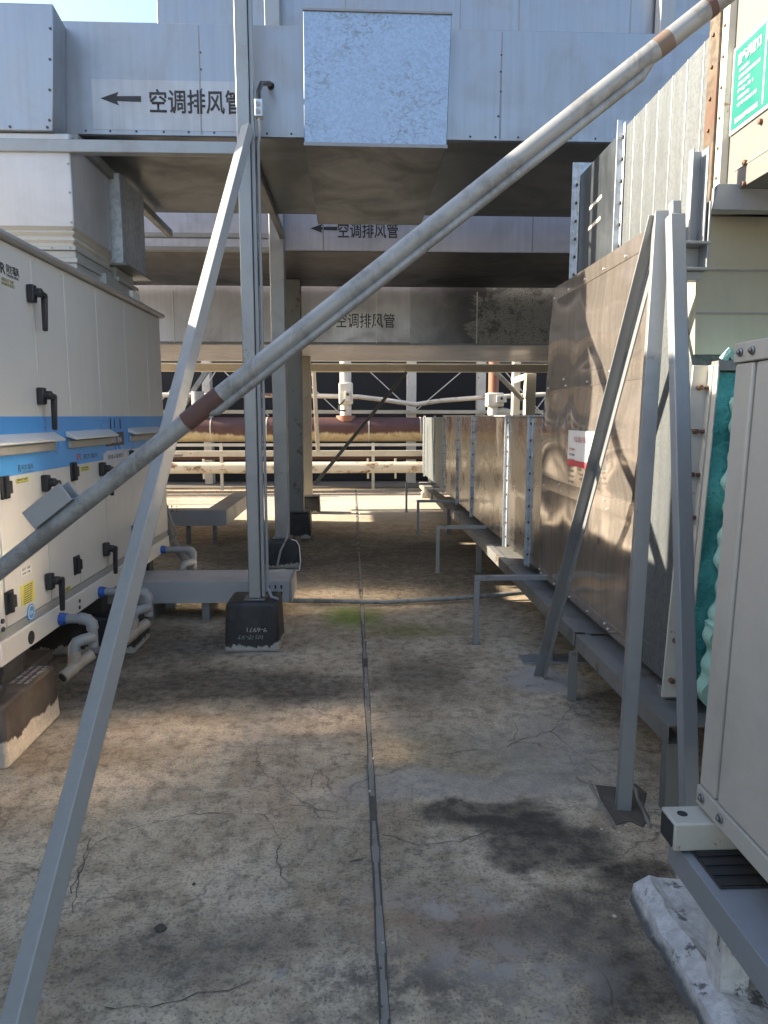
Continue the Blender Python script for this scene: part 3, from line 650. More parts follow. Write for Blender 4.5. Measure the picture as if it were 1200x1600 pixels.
for a, b in zip(ys, ys[1:]):
    MB().box(AX-.04, AX, a+.0025, b-.0025, AZ0+.166, AZ1-.024).build('door_panel', 'ahu', au, .003)
bz0, bz1 = 1.295, 1.548
m = MB(); m.box(AX-.02, AX+.0025, AY0+.002, s3-.01, bz0-.03, bz1); m.box(AX-.02, AX+.0025, s3-.0095, AY1-.004, bz0+.015, bz1); m.build('blue_band', 'blue', au)
for a, b in ((0, 84), (102, 171), (200, 246)):
    ya = on_x(a, 690, AX).y if a else AY0+.0; yb = on_x(b, 686, AX).y; zz = 1.445
    m = MB(); m.hexa([(AX+.003, ya, zz-.012), (AX+.065, ya, zz-.03), (AX+.065, yb, zz-.03), (AX+.003, yb, zz-.012), (AX+.003, ya, zz+.02), (AX+.065, ya, zz-.018), (AX+.065, yb, zz-.018), (AX+.003, yb, zz+.02)])
    m.box(AX+.003, AX+.02, ya+.02, yb-.02, zz-.08, zz-.036, 1); m.build('rain_canopy', ['ahu', 'ahu_trim'], au, .003)  # grey box under each ledge stands in for its shadow
def handle(px, py, par=au):
    p = on_x(px, py, AX); y, z = p.y, p.z; m = MB()
    m.box(AX+.001, AX+.045, y-.032, y+.022, z-.05, z+.05)
    m.cyl((AX+.02, y-.005, z+.005), (AX+.085, y-.005, z+.005), .026, 14)
    m.hexa([(AX+.05, y-.012, z-.01), (AX+.085, y-.012, z-.01), (AX+.085, y+.075, z-.018), (AX+.05, y+.075, z-.018), (AX+.05, y-.012, z+.022), (AX+.085, y-.012, z+.022), (AX+.085, y+.075, z+.012), (AX+.05, y+.075, z+.012)])
    m.hexa([(AX+.045, y+.05, z-.20), (AX+.075, y+.05, z-.20), (AX+.085, y+.045, z+.0), (AX+.05, y+.045, z+.0), (AX+.045, y+.075, z-.205), (AX+.075, y+.075, z-.205), (AX+.085, y+.08, z+.005), (AX+.05, y+.08, z+.005)])
    m.v = [(AX+(a-AX)*.85, y+(b-y)*.85, z+(c-z)*.88) for a, b, c in m.v]
    m.build('handle', 'black', par, .007)
for q in ((44, 459), (60, 619), (67, 755), (156, 733), (73, 908), (162, 858)): handle(*q)
def hinge(px, py):
    p = on_x(px, py, AX); m = MB()
    m.box(AX+.001, AX+.012, p.y-.035, p.y+.045, p.z-.055, p.z+.055); m.cyl((AX+.016, p.y, p.z-.05), (AX+.016, p.y, p.z+.05), .015, 10); m.box(AX+.012, AX+.03, p.y+.008, p.y+.035, p.z-.03, p.z+.03)
    m.build('hinge', 'black', au, .004)
for q in ((5, 762), (12, 941), (113, 737), (118, 883), (204, 715), (208, 832)): hinge(*q)
YX = (0, 1, 0)
def plate(px0, py0, px1, py1, mat, name, off=.002, slope=0.):
    a = on_x(px0, py0, AX); b = on_x(px1, py1, AX)
    o = MB().box(AX-.004, AX+off, a.y, b.y, min(a.z, b.z), max(a.z, b.z)).build(name, mat, au); return a, b, o
def write(px, py, hw, hh, txt, mat, par=au, off=.002, name='lettering', bold=0.):
    p = on_x(px, py, AX); lettering(txt, (AX, p.y, p.z), hw, hh, YX, FZ, mat, par, name, bold, .0008, off)
def w2(x0, y0, x1, y1, txt, mat, par=au, off=.002, bold=0.):
    xm, ym = (x0+x1)/2, (y0+y1)/2; a = on_x(x0, ym, AX); b = on_x(x1, ym, AX); h = on_x(xm, y0, AX).z-on_x(xm, y1, AX).z
    lettering(txt, (AX, (a.y+b.y)/2, on_x(xm, ym, AX).z), abs(b.y-a.y), h, YX, FZ, mat, par, 'lettering', bold, .0008, off)
w2(-9, 411, -1, 425, 'T', 'logo_red', bold=.02); w2(0, 411, 7.5, 427, 'R', 'ink', bold=.01); w2(9.5, 416, 28.5, 430, '同方瑞风', 'ink', bold=.004); w2(9.5, 431, 28, 435, 'TONGFANG RUIFENG', 'ink_soft')
w2(2, 436, 22, 442, '国家重点产品推广', 'gold_print'); w2(2, 443, 22, 448, 'NATIONAL KEY PRODUCT', 'gold_print')
a, b, o = plate(17, 738, 28, 726, 'logo_red', 'emblem'); w2(28, 726, 32, 738, 'R', 'ink', bold=.01); w2(33, 725, 51, 733.5, '同方瑞风', 'ink', bold=.004); w2(34, 735, 51, 738, 'TONGFANG RUIFENG', 'ink_soft')
a, b, o = plate(25, 756, 44.5, 745, 'yellow', 'warning_sticker'); w2(26.5, 747, 43.5, 750.5, '国家重点产品推广', 'ink_soft', o); w2(26.5, 752, 43, 754, 'KEY PRODUCT', 'ink_soft', o)
a, b, o = plate(126, 737, 139, 727, 'yellow', 'warning_sticker'); w2(127, 729, 138, 732, '国家重点产品推广', 'ink_soft', o); w2(127, 733, 138, 735, 'KEY PRODUCT', 'ink_soft', o)
w2(119, 709, 128, 719, 'R', 'logo_red', bold=.01); w2(130, 708, 152, 716, '同方瑞风', 'ink', bold=.004)
w2(216, 704, 221, 711, 'R', 'ink', bold=.01); w2(222, 702, 234, 709, '同方瑞风', 'ink', bold=.004)
a, b, o = plate(165.5, 698, 192, 674.5, 'brown_sign', 'room_sign', .004); w2(170, 683, 189, 692, '空调机组（室外）', 'white', o, .004, bold=.004)
a, b, o = plate(166, 725, 193.5, 701, 'lilac_sign', 'notice_plate', .0035); w2(168, 709, 192, 716, '非专业人员请勿打开', 'ink', o, .0035, bold=.004)
a, b, o = plate(33.5, 948, 52, 906, 'yellow', 'instruction_sheet')
for i in range(9): w2(36, 913+i*3.4, 50, 914.6+i*3.4, '注意事项请阅读说明书', 'ink_soft', o)
a, b, o = plate(32.5, 902, 48.5, 882, 'white', 'rating_plate'); w2(34, 886, 47, 890, 'KDT 50P', 'ink_soft', o); w2(34, 893, 47, 896, '2200 5500', 'ink_soft', o)
a, b, o = plate(100, 926, 110.5, 914, 'yellow', 'warning_sticker'); w2(101.5, 917, 109, 922, '注意安全', 'ink_soft', o)
p = on_x(48, 956.5, AX); o = MB().cyl((AX-.002, p.y, p.z), (AX+.003, p.y, p.z), .043, 28).build('round_sticker', 'sticker_blue', au)
m = MB(); m.tube([(AX+.003, p.y+.034*math.cos(t*math.tau/24), p.z+.034*math.sin(t*math.tau/24)) for t in range(25)], .0025, 6); m.build('white_ring', 'white', o); write(48, 956.5, .045, .02, 'CRAA', 'white', o, .003)
p = on_x(47, 996, AX); MB().cyl((AX+.004, p.y, p.z), (AX+.008, p.y, p.z), .034, 24).build('access_hole', 'dark', au)
m = MB()
for q in ((123, 939), (123, 949)): p = on_x(*q, AX); m.cyl((AX+.004, p.y, p.z), (AX+.008, p.y, p.z), .012, 12)
for q in ((4, 970), (4, 983)): p = on_x(*q, AX); m.cyl((AX, AY0+.03, p.z), (AX+.008, AY0+.03, p.z), .012, 12)
m.build('screw', 'bolt_dark', au)
for i, q in enumerate(((172, 662), (178, 662), (187, 662))): write(*q, .02, .07, 'I0I'[i], 'ink', bold=.02, off=.003)
def drain(px, py, L, low):
    p = on_x(px, py, AX); y, z = p.y, p.z; x = AX+.006
    dp = MB(); dp.tube([(x+.02, y, z), (x+L-.05, y, z), (x+L-.02, y, z-.006), (x+L, y, z-.025), (x+L+.006, y, z-.05), (x+L+.006, y, z-.16), (x+L+.006, y, z-.16)], .026, 14)
    dp.tube([(x+L-.062, y, z), (x+L-.05, y, z), (x+L-.018, y, z-.007), (x+L+.002, y, z-.027), (x+L+.006, y, z-.06)], .033, 14)
    o = dp.build('drain_pipe', 'pvc', au)
    MB().cyl((x, y, z), (x+.022, y, z), .036, 8).cyl((x+.022, y, z), (x+.04, y, z), .031, 14).build('union', 'union_blue', o)
    xx = x+L-.03; yy = y-.075
    t = MB(); t.tube([(x+L+.004, y-.01, z-.105), (xx, yy+.0, z-.10), (xx-.022, yy-.012, z-.108), (xx-.035, yy-.015, z-.13), (xx-.036, yy-.015, z-.165)], .031, 14)
    t.build('trap_elbow', 'pvc', o)
    t = MB(); t.cyl((xx-.036, yy-.015, z-.16), (xx-.036, yy-.015, z-.2), .034, 14); t.cyl((xx-.036, yy-.015, z-.198), (xx-.036, yy-.015, z-.26), .037, 14)
    t.cyl((x+L+.0, y-.02, z-.2), (xx-.05, yy-.055, z-.25), .033, 14); t.build('tee', 'pvc_dirty', o)
    t = MB(); t.cyl((xx-.03, yy-.04, z-.245), (xx-.065, yy-.12, z-.268), .033, 14); t.cyl((xx-.0652, yy-.1205, z-.268), (xx-.066, yy-.122, z-.2685), .024, 14, 1); t.build('open_outlet', ['pvc_dirty', 'dark'], o)
drain(92, 967, .17, 0); drain(154, 925, .30, 0); drain(251, 859, .26, 0)

# plinths and pads under the unit
def plinth(x0, x1, y0, y1, h, mat, lab):
    o = MB().hexa([(x0, y0, 0), (x1, y0, 0), (x1, y1, 0), (x0, y1, 0), (x0, y0, h), (x1-.012, y0+.012, h), (x1-.012, y1-.012, h), (x0, y1, h)]).build('concrete_plinth', mat, None, .018)
    return tag(o, lab, 'plinth', 'concrete plinths under the air handling unit')
pl = plinth(-4.1, -1.54, 3.02, 3.60, .285, 'bitumen_brown', 'brown-black plinth with printed film, under the near end of the cream unit')
for i in range(3): lettering(['防水卷材', '自粘聚合物改性', '沥青防水'][i], (-1.575-.035*i, 3.43, .287), .24, .022, (0, 1, 0), (-1, 0, 0), 'grey_print', pl, thick=.0005, off=.0)
tag(MB().box(-1.72, -1.61, 2.86, 3.20, .286, .33).build('rubber_pad', 'rubber', None, .01), 'black folded rubber strip lying at the front of the near plinth', 'rubber pad')
tag(MB().box(-2.3, AX-.02, 3.28, 3.50, .2865, .34).box(-2.3, AX-.005, 3.27, 3.51, .3405, .3915).build('isolator_pad', 'rubber', None, .004), 'black isolator pad between the near plinth and the cream unit', 'isolator pad')
plinth(-4.1, -1.45, 4.55, 4.92, .25, 'bitumen', 'middle black plinth under the cream unit, its skirt worn to concrete')
plinth(-4.1, -1.45, 5.65, 6.0, .25, 'bitumen', 'farther black plinth under the cream unit, behind the lower tray')
tag(MB().box(-4.2, -1.95, 3.7, 4.5, .0, .06).build('drip_kerb', 'threshold', None, .01), 'low grey kerb on the floor under the cream unit', 'kerb')
m = MB()
for yy in (4.70, 5.80):
    m = MB(); m.box(-2.2, AX-.03, yy-.06, yy+.06, .251, .391); tag(m.build('isolator_pad', 'rubber', None, .004), 'black isolator pad on the %s plinth under the cream unit' % ('middle' if yy < 5 else 'farther'), 'isolator pad')

# cable trays
def slots(m, x, y, z, k):                            # punched holes seen on the tray's front face
    for i in range(2 if k else 3):
        for zz in (z-.022, z+.028): m.box(x+i*.045, x+i*.045+.014, y-.0015, y+.001, zz-.014, zz+.014, 1)
    for zz in (z-.035, z-.005, z+.025): m.cyl((x+.11 if k else x-.04, y-.0015, zz), (x+.11 if k else x-.04, y+.001, zz), .007, 10, 1)
t = thing('cable_tray', 'upper grey cable tray bending away beside the air handling unit', 'cable tray', (-1.6, 8.2, .3))
z0, z1 = .235, .425
A = on_z(262, 822, z0); B = on_z(350, 825, z0); Cc = on_z(383, 790, z0)
yb = A.y
m = MB(); m.box(-3, B.x, yb, yb+.22, z0, z1)
m.hexa([(B.x-.25, yb+.2205, z0), (B.x+.0, yb+.2205, z0), (B.x+.0, yb+2.0, z0), (B.x-.25, yb+2.0, z0), (B.x-.25, yb+.2205, z1), (B.x+.0, yb+.2205, z1), (B.x+.0, yb+2.0, z1), (B.x-.25, yb+2.0, z1)])
slots(m, on_y(262, 800, yb).x, yb, on_y(262, 795, yb).z, 1)
m.build('tray_body', ['tray_steel', 'dark'], t, .005)
m = MB()
for xx in (B.x-.18, B.x-.5): MB().box(xx, xx+.05, yb+.05, yb+.10, 0.001, z0-.001).build('support_leg', 'steel_dull', t, .003)
t = thing('cable_tray', 'lower grey cable tray resting near the floor behind the slim column', 'cable tray', (-1.1, 5.3, .1))
yb = 5.3; z0 = on_y(350, 942, yb).z; z1 = on_y(350, 909, yb).z
x1 = on_y(452, 940, yb).x
m = MB(); m.box(-1.9, x1, yb, yb+.42, z0, z1); slots(m, x1-.155, yb, (z0+z1)/2+.01, 0)
m.build('tray_body', ['tray_steel', 'dark'], t, .005)
MB().box(x1+.001, x1+.022, yb-.004, yb+.424, z0-.004, z1+.004).build('end_cap', 'steel', t, .003)
m = MB()
for xx in (-1.6, -1.18, -.75): MB().box(xx, xx+.06, yb+.03, yb+.39, .001, z0-.001).build('support_foot', 'steel_dull', t, .003)
tag(MB().tube([(-1.73, 6.3, .78), (-1.72, 6.4, .62), (-1.70, 6.5, .45), (-1.65, 6.6, .3), (-1.58, 6.66, .15), (-1.56, 6.7, .03)], .035, 12).build('flexible_hose', 'hose', None), 'thick grey flexible hose dropping from the far end of the unit', 'hose')
tag(MB().tube([(-1.7, 6.3, .85), (-1.64, 6.35, .6), (-1.62, 6.42, .5), (-1.70, 6.5, .4)], .014, 8).build('cable', 'pvc', None), 'thin pale cable hanging at the far end of the cream unit', 'cable')

# ============================================================ right: low duct row, transition hood, upper duct
DX = 1.32
d = thing('floor_duct', 'long low stainless duct with bolted flanges running back on the right', 'duct', (1.9, 8, .45))
zb, zt = .44, 1.555
ya = 4.98
yb = on_x(693, 715, DX).y; yc = on_x(661, 700, DX).y
MB().box(DX, 2.5, ya, yb, zb, zt-.012).build('duct_shell', 'stainless', d, .004)
MB().box(DX-.01, 2.5, yb+.003, yc, zb, zt-.03).build('wrapped_section', 'galv_lit', d, .012)
def flange(px, wd=.035, out=.03, dbl=False, mat='galv_box'):
    y = on_x(px, 720, DX).y; m = MB()
    m.box(DX-out, DX+.002, y-.003, y+.003, zb-.03, zt+.0); m.box(DX-.006, DX+.001, y+.003, y+wd, zb-.03, zt); m.box(DX-.006, DX+.001, y-wd, y-.003, zb-.03, zt)
    n = 9
    for s in (-1, 1):
        for i in range(n): m.bolt((DX-.006, y+s*wd*.6, zb+(zt-zb)*(i+.5)/n), (-1, 0, 0), .010, .010, 1)
    m.build('bolted_flange', [mat, 'bolt_dark'], d, .0015)
for px in (829, 793, 739, 716, 694, 680, 664): flange(px, .05 if px > 780 else .04)
MB().box(DX-.02, 2.5, ya, yb, zt-.0115, zt+.003).build('top_flange', 'galv_box', d, .002)

d = thing('transition_hood', 'tall brownish stainless duct hood behind the leaning steel legs', 'duct', (1.8, 3.8, .42))
# corner columns of the hood, far edge curving back towards the low duct
yf = 4.975; yn = 3.12
lev = [(.42, 4.965), (1.02, 4.968), (1.55, 4.966), (1.78, 4.93), (2.1, 4.86), (2.385, 4.80)]
def far_edge(z):
    for (za, a_), (zb_, b_) in zip(lev, lev[1:]):
        if z <= zb_: return a_+(b_-a_)*(z-za)/(zb_-za)
    return lev[-1][1]
def oilcan(u, z):                                    # sheets bulge a little between the riveted laps
    o = 0
    for a_, b_, amp in ((.48, 1.05, .016), (1.13, 1.72, .036), (1.80, 2.30, .018)):
        if a_ < z < b_: o = amp*math.sin(math.pi*(z-a_)/(b_-a_))**1.3
    c_ = (u*3) % 1.0
    return o*(.35+.65*math.sin(math.pi*c_)**.8)+.002*math.sin(z*9+u*7)*(1 if 0 < o else 0)
m = MB(); NU, NZ = 36, 60
for i in range(NZ+1):
    zz = .42+(2.385-.42)*i/NZ; ye = far_edge(zz)
    for j in range(NU+1): u = j/NU; m.v.append((DX-oilcan(u, zz), yn+(ye-yn)*u, zz))
for i in range(NZ):
    for j in range(NU): q = i*(NU+1)+j; m.f.append((q, q+NU+1, q+NU+2, q+1)); m.mi.append(0)
k = len(m.v)
for zz, y in lev: m.v += [(DX, yn, zz), (DX, y, zz), (2.5, y, zz), (2.5, yn, zz)]
for i in range(len(lev)-1):
    for j in (1, 2, 3): q = (j+1) % 4; m.f.append((k+i*4+j, k+(i+1)*4+j, k+(i+1)*4+q, k+i*4+q)); m.mi.append(0)
m.f.append((k+0, k+1, k+2, k+3)); e = k+(len(lev)-1)*4; m.f.append((e+3, e+2, e+1, e)); m.mi += [0, 0]
m.build('hood_shell', 'big_panel', d)
def lap(z0_, z1_, y1, name='lap_strip', n=9, jx=.003):
    mm = MB(); mm.box(DX-jx, DX+.001, yn+.004, y1, z0_, z1_)
    for i in range(n):
        yy = yn+.1+(y1-yn-.15)*i/(n-1)
        mm.bolt((DX-jx, yy, z0_+.02+random.uniform(-.004, .004)), (-1, 0, 0), .006, .006, 1)
        if name == 'lap_strip' and i % 2: mm.bolt((DX-jx, yy+.05, z1_-.02), (-1, 0, 0), .006, .006, 1)
    mm.build(name, ['big_panel', 'seam_light'], d, .001)
lap(2.30, 2.378, 4.82, 'top_flange', 6, .004); lap(1.72, 1.80, 4.92, n=5); lap(1.05, 1.13, 4.955, n=5); lap(.425, .48, 4.955, 'lap_strip', 6)
# paper notice on the hood
a = on_x(898, 672, DX); b = on_x(941, 736, DX)
NX = DX-.036
o = MB().box(NX-.002, NX+.02, b.y, a.y, b.z, a.z).build('paper_notice', 'white', d)
MB().box(NX-.0032, NX-.0021, b.y, a.y, b.z, b.z+.035).build('red_stripe', 'red', o)
Yr = (0, -1, 0); yc_ = (a.y+b.y)/2
lettering('产品合格证书标识卡', (NX, yc_, a.z-.05), .28, .035, Yr, FZ, 'logo_red', o, off=.0025, thick=.0006)
for i in range(7):
    lettering('型号规格：', (NX, a.y-.09, a.z-.11-.032*i), .11, .015, Yr, FZ, 'red' if i in (0, 3) else 'ink_soft', o, off=.0025, thick=.0006)
    lettering('安装使用说明', (NX, b.y+.08, a.z-.11-.03*i), .12, .014, Yr, FZ, 'logo_red' if i == 0 else 'ink_soft', o, off=.0025, thick=.0006)

d = thing('inlet_duct', 'sunlit galvanised duct end bolted to the hood beside the teal foam', 'duct', (1.8, 2.9, .42))
m = MB(); m.hexa([(DX, 2.78, .42), (2.4, 2.78, .42), (2.4, 3.117, .42), (DX, 3.117, .42), (DX, 2.78, 1.735), (2.4, 2.78, 1.735), (2.4, 3.117, 2.37), (DX, 3.117, 2.37)])
m.build('duct_shell', 'galv_lit', d, .003)
m = MB(); m.box(DX-.002, DX+.006, 2.773, 2.779, .395, 1.745); m.ang((DX+.064, 2.772, .395), (DX+.064, 2.772, 1.745), -.07, -.006, 0, 0)
m.box(DX-.004, DX+.062, 2.765, 2.772, .395, 1.745)
m.box(DX+.056, DX+.063, 2.735, 2.765, .395, 1.745)
for i in range(8): m.bolt((DX+.026, 2.765, .47+i*.17), (0, -1, 0), .011, .022, 1); m.bolt((DX+.056, 2.75, .47+i*.17), (-1, 0, 0), .009, .012, 1)
m.lean = .04; m.build('end_flange', ['white_steel', 'bolt_rusty'], d, .001)

M['foam_sun_mint'] = paint('foam_sun_mint', (.36, .62, .53), .8, .3, 12, dirtc=(.1, .3, .28), bump=.5)  # paler foam colour, standing in for sun on the foam
f = thing('foam_collar', 'teal foam insulated duct collar squeezed between flange and cream unit', 'insulated collar', (1.6, 2.5, .42))
m = MB(); nx, nz = 16, 40; k = 0
for i in range(nz+1):
    for j in range(nx+1):
        z = .415+1.30*i/nz; x = DX+.066+.62*j/nx
        bulge = .018*math.sin(z*14+math.sin(z*5)*1.5)+.012*math.sin(x*21+z*9)
        m.v.append((x, 2.72+bulge-.05*math.sin(j/nx*math.pi), z))
for i in range(nz):
    for j in range(nx): q = i*(nx+1)+j; m.f.append((q, q+1, q+nx+2, q+nx+1)); m.mi.append(0)
k = len(m.v)
m.box(DX+.066, DX+.68, 2.735, 2.764, .43, 1.70)
m.lean = .04; m.build('foam_face', 'foam', f)
m = MB(); m.box(DX+.066, DX+.7, 2.70, 2.764, 1.722, 1.76)
for i in range(4): m.bolt((DX+.14+i*.16, 2.70, 1.74), (0, -1, 0), .01, .012, 1)
m.build('top_angle', ['steel_dull', 'bolt'], f, .002)
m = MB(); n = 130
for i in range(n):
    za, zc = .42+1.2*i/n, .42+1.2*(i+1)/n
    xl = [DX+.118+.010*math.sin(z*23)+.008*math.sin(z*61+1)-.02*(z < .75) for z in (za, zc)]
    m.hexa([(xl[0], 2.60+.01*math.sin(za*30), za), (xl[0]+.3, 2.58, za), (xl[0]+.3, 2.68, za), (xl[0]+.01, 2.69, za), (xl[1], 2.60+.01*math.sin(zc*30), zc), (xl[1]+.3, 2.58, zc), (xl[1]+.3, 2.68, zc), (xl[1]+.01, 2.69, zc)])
m.lean = .04; m.build('foam_sunlit_strip', 'foam_sun_mint', f)  # pale wavy strip painted where sun would strike the foam
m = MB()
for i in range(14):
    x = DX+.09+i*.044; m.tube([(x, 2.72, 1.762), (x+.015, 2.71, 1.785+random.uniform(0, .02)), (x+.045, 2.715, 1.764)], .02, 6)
m.build('foam_edge', 'foam_sun_mint', f)

# --- hooded transition between upper duct and collar (galvanised, facing the camera)
d = thing('inlet_elbow', 'plain galvanised elbow duct under the sign board, above the teal foam', 'duct', (1.9, 3, 1.76))
m = MB(); L = [(1.79, 2.80), (1.95, 2.815), (2.12, 2.85), (2.24, 2.88), (2.335, 2.895)]
for zz, y in L: m.v += [(DX+.015+.05*max(0, zz-1.95), y, zz), (2.6, y, zz), (2.6, 3.11, zz), (DX+.015+.05*max(0, zz-1.95), 3.11+(zz-1.79)*.0, zz)]
for i in range(len(L)-1):
    for j in range(4): q = (j+1) % 4; m.f.append((i*4+j, i*4+q, (i+1)*4+q, (i+1)*4+j)); m.mi.append(0)
m.f.append((0, 3, 2, 1)); e = (len(L)-1)*4; m.f.append((e, e+1, e+2, e+3)); m.mi += [0, 0]
M['galv_olive'] = clad('galv_olive', (.44, .435, .35), .5, .5, .1, .01, 2, .06, .2)
m.build('elbow_shell', 'galv_olive', d)
m = MB(); m.bar((DX+.02, 2.812, 1.95), (2.6, 2.812, 1.95), .006, .006); m.bar((DX+.02, 2.846, 2.12), (2.6, 2.846, 2.12), .006, .006); m.build('seam', 'seam', d)

UX = 1.42; UZ0, UZ1 = 2.40, 3.05
d = thing('upper_duct', 'high galvanised duct with vertical standing seams at upper right', 'duct', (2, 3.8, 2.4))
MB().box(UX, 2.9, 2.93, 3.88, UZ0, UZ1-.0).build('ribbed_section', 'galv_lit', d, .004)
MB().box(UX+.002, 2.9, 3.96, 4.66, UZ0, UZ1).build('smooth_section', 'shade_dark_sheet', d, .004)  # sheet colour darkened to put this section in shade
m = MB()
for i in range(6): y = 3.04+i*.145; m.bar((UX-.001, y, UZ0+.005), (UX-.001, y, UZ1-.003), .006, .003, 0, 0, (0, 1, 0))
m.build('standing_seam', 'seam_light', d, .001)
def vfl(y, mat, z1=UZ1+.04, w2=.035, name='bolted_flange', bm='bolt_dark'):
    m = MB(); m.box(UX-.035, UX+.1, y-.004, y+.004, UZ0-.01, z1)
    for s in (-1, 1):
        m.box(UX-.006, UX-.0005, min(y+s*.004, y+s*w2), max(y+s*.004, y+s*w2), UZ0-.01, z1-.02)
        for i in range(6): m.bolt((UX-.006, y+s*.02, UZ0+.05+i*.11), (-1, 0, 0), .010, .010, 1)
    m.build(name, [mat, bm], d, .001)
vfl(3.92, 'galv_box'); vfl(4.70, 'galv_box', UZ1+.09, .055)
m = MB(); m.box(UX-.04, UX+.1, 2.845, 2.925, UZ0-.05, UZ1+.06)
for i in range(6): m.bolt((UX-.04, 2.885, UZ0+.02+i*.115), (-1, 0, 0), .008, .008, 1)
m.build('rusty_flange', ['rusty_angle', 'bolt_rusty'], d, .003)
m = MB()
for px, py in ((930, 318), (928, 351)):
    p = on_x(px, py, UX); m.hexa([(UX-.001, p.y+.11, p.z-.012), (UX+.004, p.y+.11, p.z-.012), (UX+.004, p.y-.11, p.z-.012+.012), (UX-.001, p.y-.11, p.z-.012+.012), (UX-.001, p.y+.11, p.z+.008), (UX+.004, p.y+.11, p.z+.008), (UX+.004, p.y-.11, p.z+.02), (UX-.001, p.y-.11, p.z+.02)])
m.build('tape_strip', 'tape', d)

d = thing('plenum_box', 'off-white weathered board box with teal sign at the right edge', 'plenum box', (2, 2.3, 2.4))
MB().box(UX+.0, 2.9, 1.2, 2.835, UZ0-.02, UZ1+.10).build('box_shell', 'white_board', d, .004)
m = MB(); m.box(UX-.03, UX-.0005, 2.795, 2.842, UZ0-.04, UZ1+.05); m.bolts((UX-.03, 2.82, UZ0), (UX-.03, 2.82, UZ1), 6, (-1, 0, 0), .006, .006); m.build('edge_angle', ['cream_rusty', 'bolt_rusty'], d, .002)
m = MB()
for px, py in ((1166, 254), (1164, 287), (1190, 190)): p = on_x(px, py, UX); m.bolt((UX, p.y, p.z), (-1, 0, 0), .010, .012, 0)
m.build('screw', 'bolt_rusty', d)
m = MB(); a = on_x(1147, 268, UX); m.bar((UX-.001, a.y, a.z), (UX-.001, 1.3, a.z+.0), .005, .004); m.build('seam', 'tape', d)
sz0, sz1, sy0, sy1 = 2.605, 2.885, 2.775, 2.18
s = thing('outlet_sign', 'teal emission outlet sign with white border on the off-white board', 'sign', (UX, 2.5, 2.7))
MB().box(UX-.008, UX-.001, sy1-.012, sy0+.012, sz0-.012, sz1+.012).build('sign_border', 'white', s, .002)
o = MB().box(UX-.0095, UX-.0081, sy1, sy0, sz0, sz1).build('sign_face', 'teal', s)
W = UX-.0095
lettering('废气排放口', (W, sy0-.105, sz1-.045), .15, .042, Yr, FZ, 'white', o, off=.001, bold=.02)
for i, (t, ww) in enumerate((('单位名称：', .07), ('某某科技股份有限公司', .14), ('排放口编号：', .08), ('FQ-01', .10), ('污染物种类：', .08), ('非甲烷总烃', .13))):
    lettering(t, (W, sy0-.04-ww/2, sz1-.085-.024*i), ww, .013, Yr, FZ, 'white', o, off=.001, thick=.0006)
lettering('国家生态环境部监制', (W, sy0-.105, sz0+.025), .15, .018, Yr, FZ, 'white', o, off=.001, thick=.0006, bold=.01)
m = MB(); m.box(W-.002, W-.0002, sy0-.215, sy0-.208, sz0+.012, sz1-.01)
m.hexa([(W-.002, sy0-.30, sz0+.03), (W-.0002, sy0-.30, sz0+.03), (W-.0002, sy0-.25, sz0+.03), (W-.002, sy0-.25, sz0+.03), (W-.002, sy0-.30, sz0+.045), (W-.0002, sy0-.30, sz0+.045), (W-.0002, sy0-.25, sz0+.045), (W-.002, sy0-.25, sz0+.045)])
for q in (.275, .297): m.hexa([(W-.002, sy0-q-.005, sz0+.046), (W-.0002, sy0-q-.005, sz0+.046), (W-.0002, sy0-q+.003, sz0+.046), (W-.002, sy0-q+.003, sz0+.046), (W-.002, sy0-q-.009, sz1-.08), (W-.0002, sy0-q-.009, sz1-.08), (W-.0002, sy0-q-.002, sz1-.08), (W-.002, sy0-q-.002, sz1-.08)])
m.box(W-.002, W-.0002, sy0-.325, sy0-.272, sz1-.079, sz1-.062)
m.build('chimney_mark', 'white', o)

tag(MB().hexa([(1.322, 2.70, 2.306), (2.6, 2.70, 2.306), (2.6, 2.76, 2.306), (1.345, 2.76, 2.306), (1.34, 2.70, 2.398), (2.6, 2.70, 2.398), (2.6, 2.76, 2.398), (1.345, 2.76, 2.398)]).build('support_beam', 'steel_blue', None, .004), 'blue-grey steel beam under the off-white sign board', 'beam')
d = thing('steel_bracket', 'upright steel bracket with stiffener plates at the head of the legs', 'bracket', (1.27, 2.74, 2.07))
m = MB(); m.box(1.243, 1.292, 2.735, 2.742, 2.19, 2.52); m.box(1.286, 1.292, 2.68, 2.7349, 2.19, 2.52); m.box(1.239, 1.245, 2.70, 2.7349, 2.19, 2.52); m.build('upright_channel', 'steel_blue', d, .002)
m = MB(); m.box(1.20, 1.312, 2.67, 2.78, 2.178, 2.188); m.box(1.20, 1.312, 2.67, 2.78, 2.085, 2.095); m.box(1.20, 1.306, 2.74, 2.75, 2.0955, 2.1775); m.box(1.30, 1.308, 2.675, 2.7395, 2.0955, 2.33); m.box(1.235, 1.30, 2.70, 2.76, 2.055, 2.0845); m.build('stiffener', 'steel_blue', d, .002)

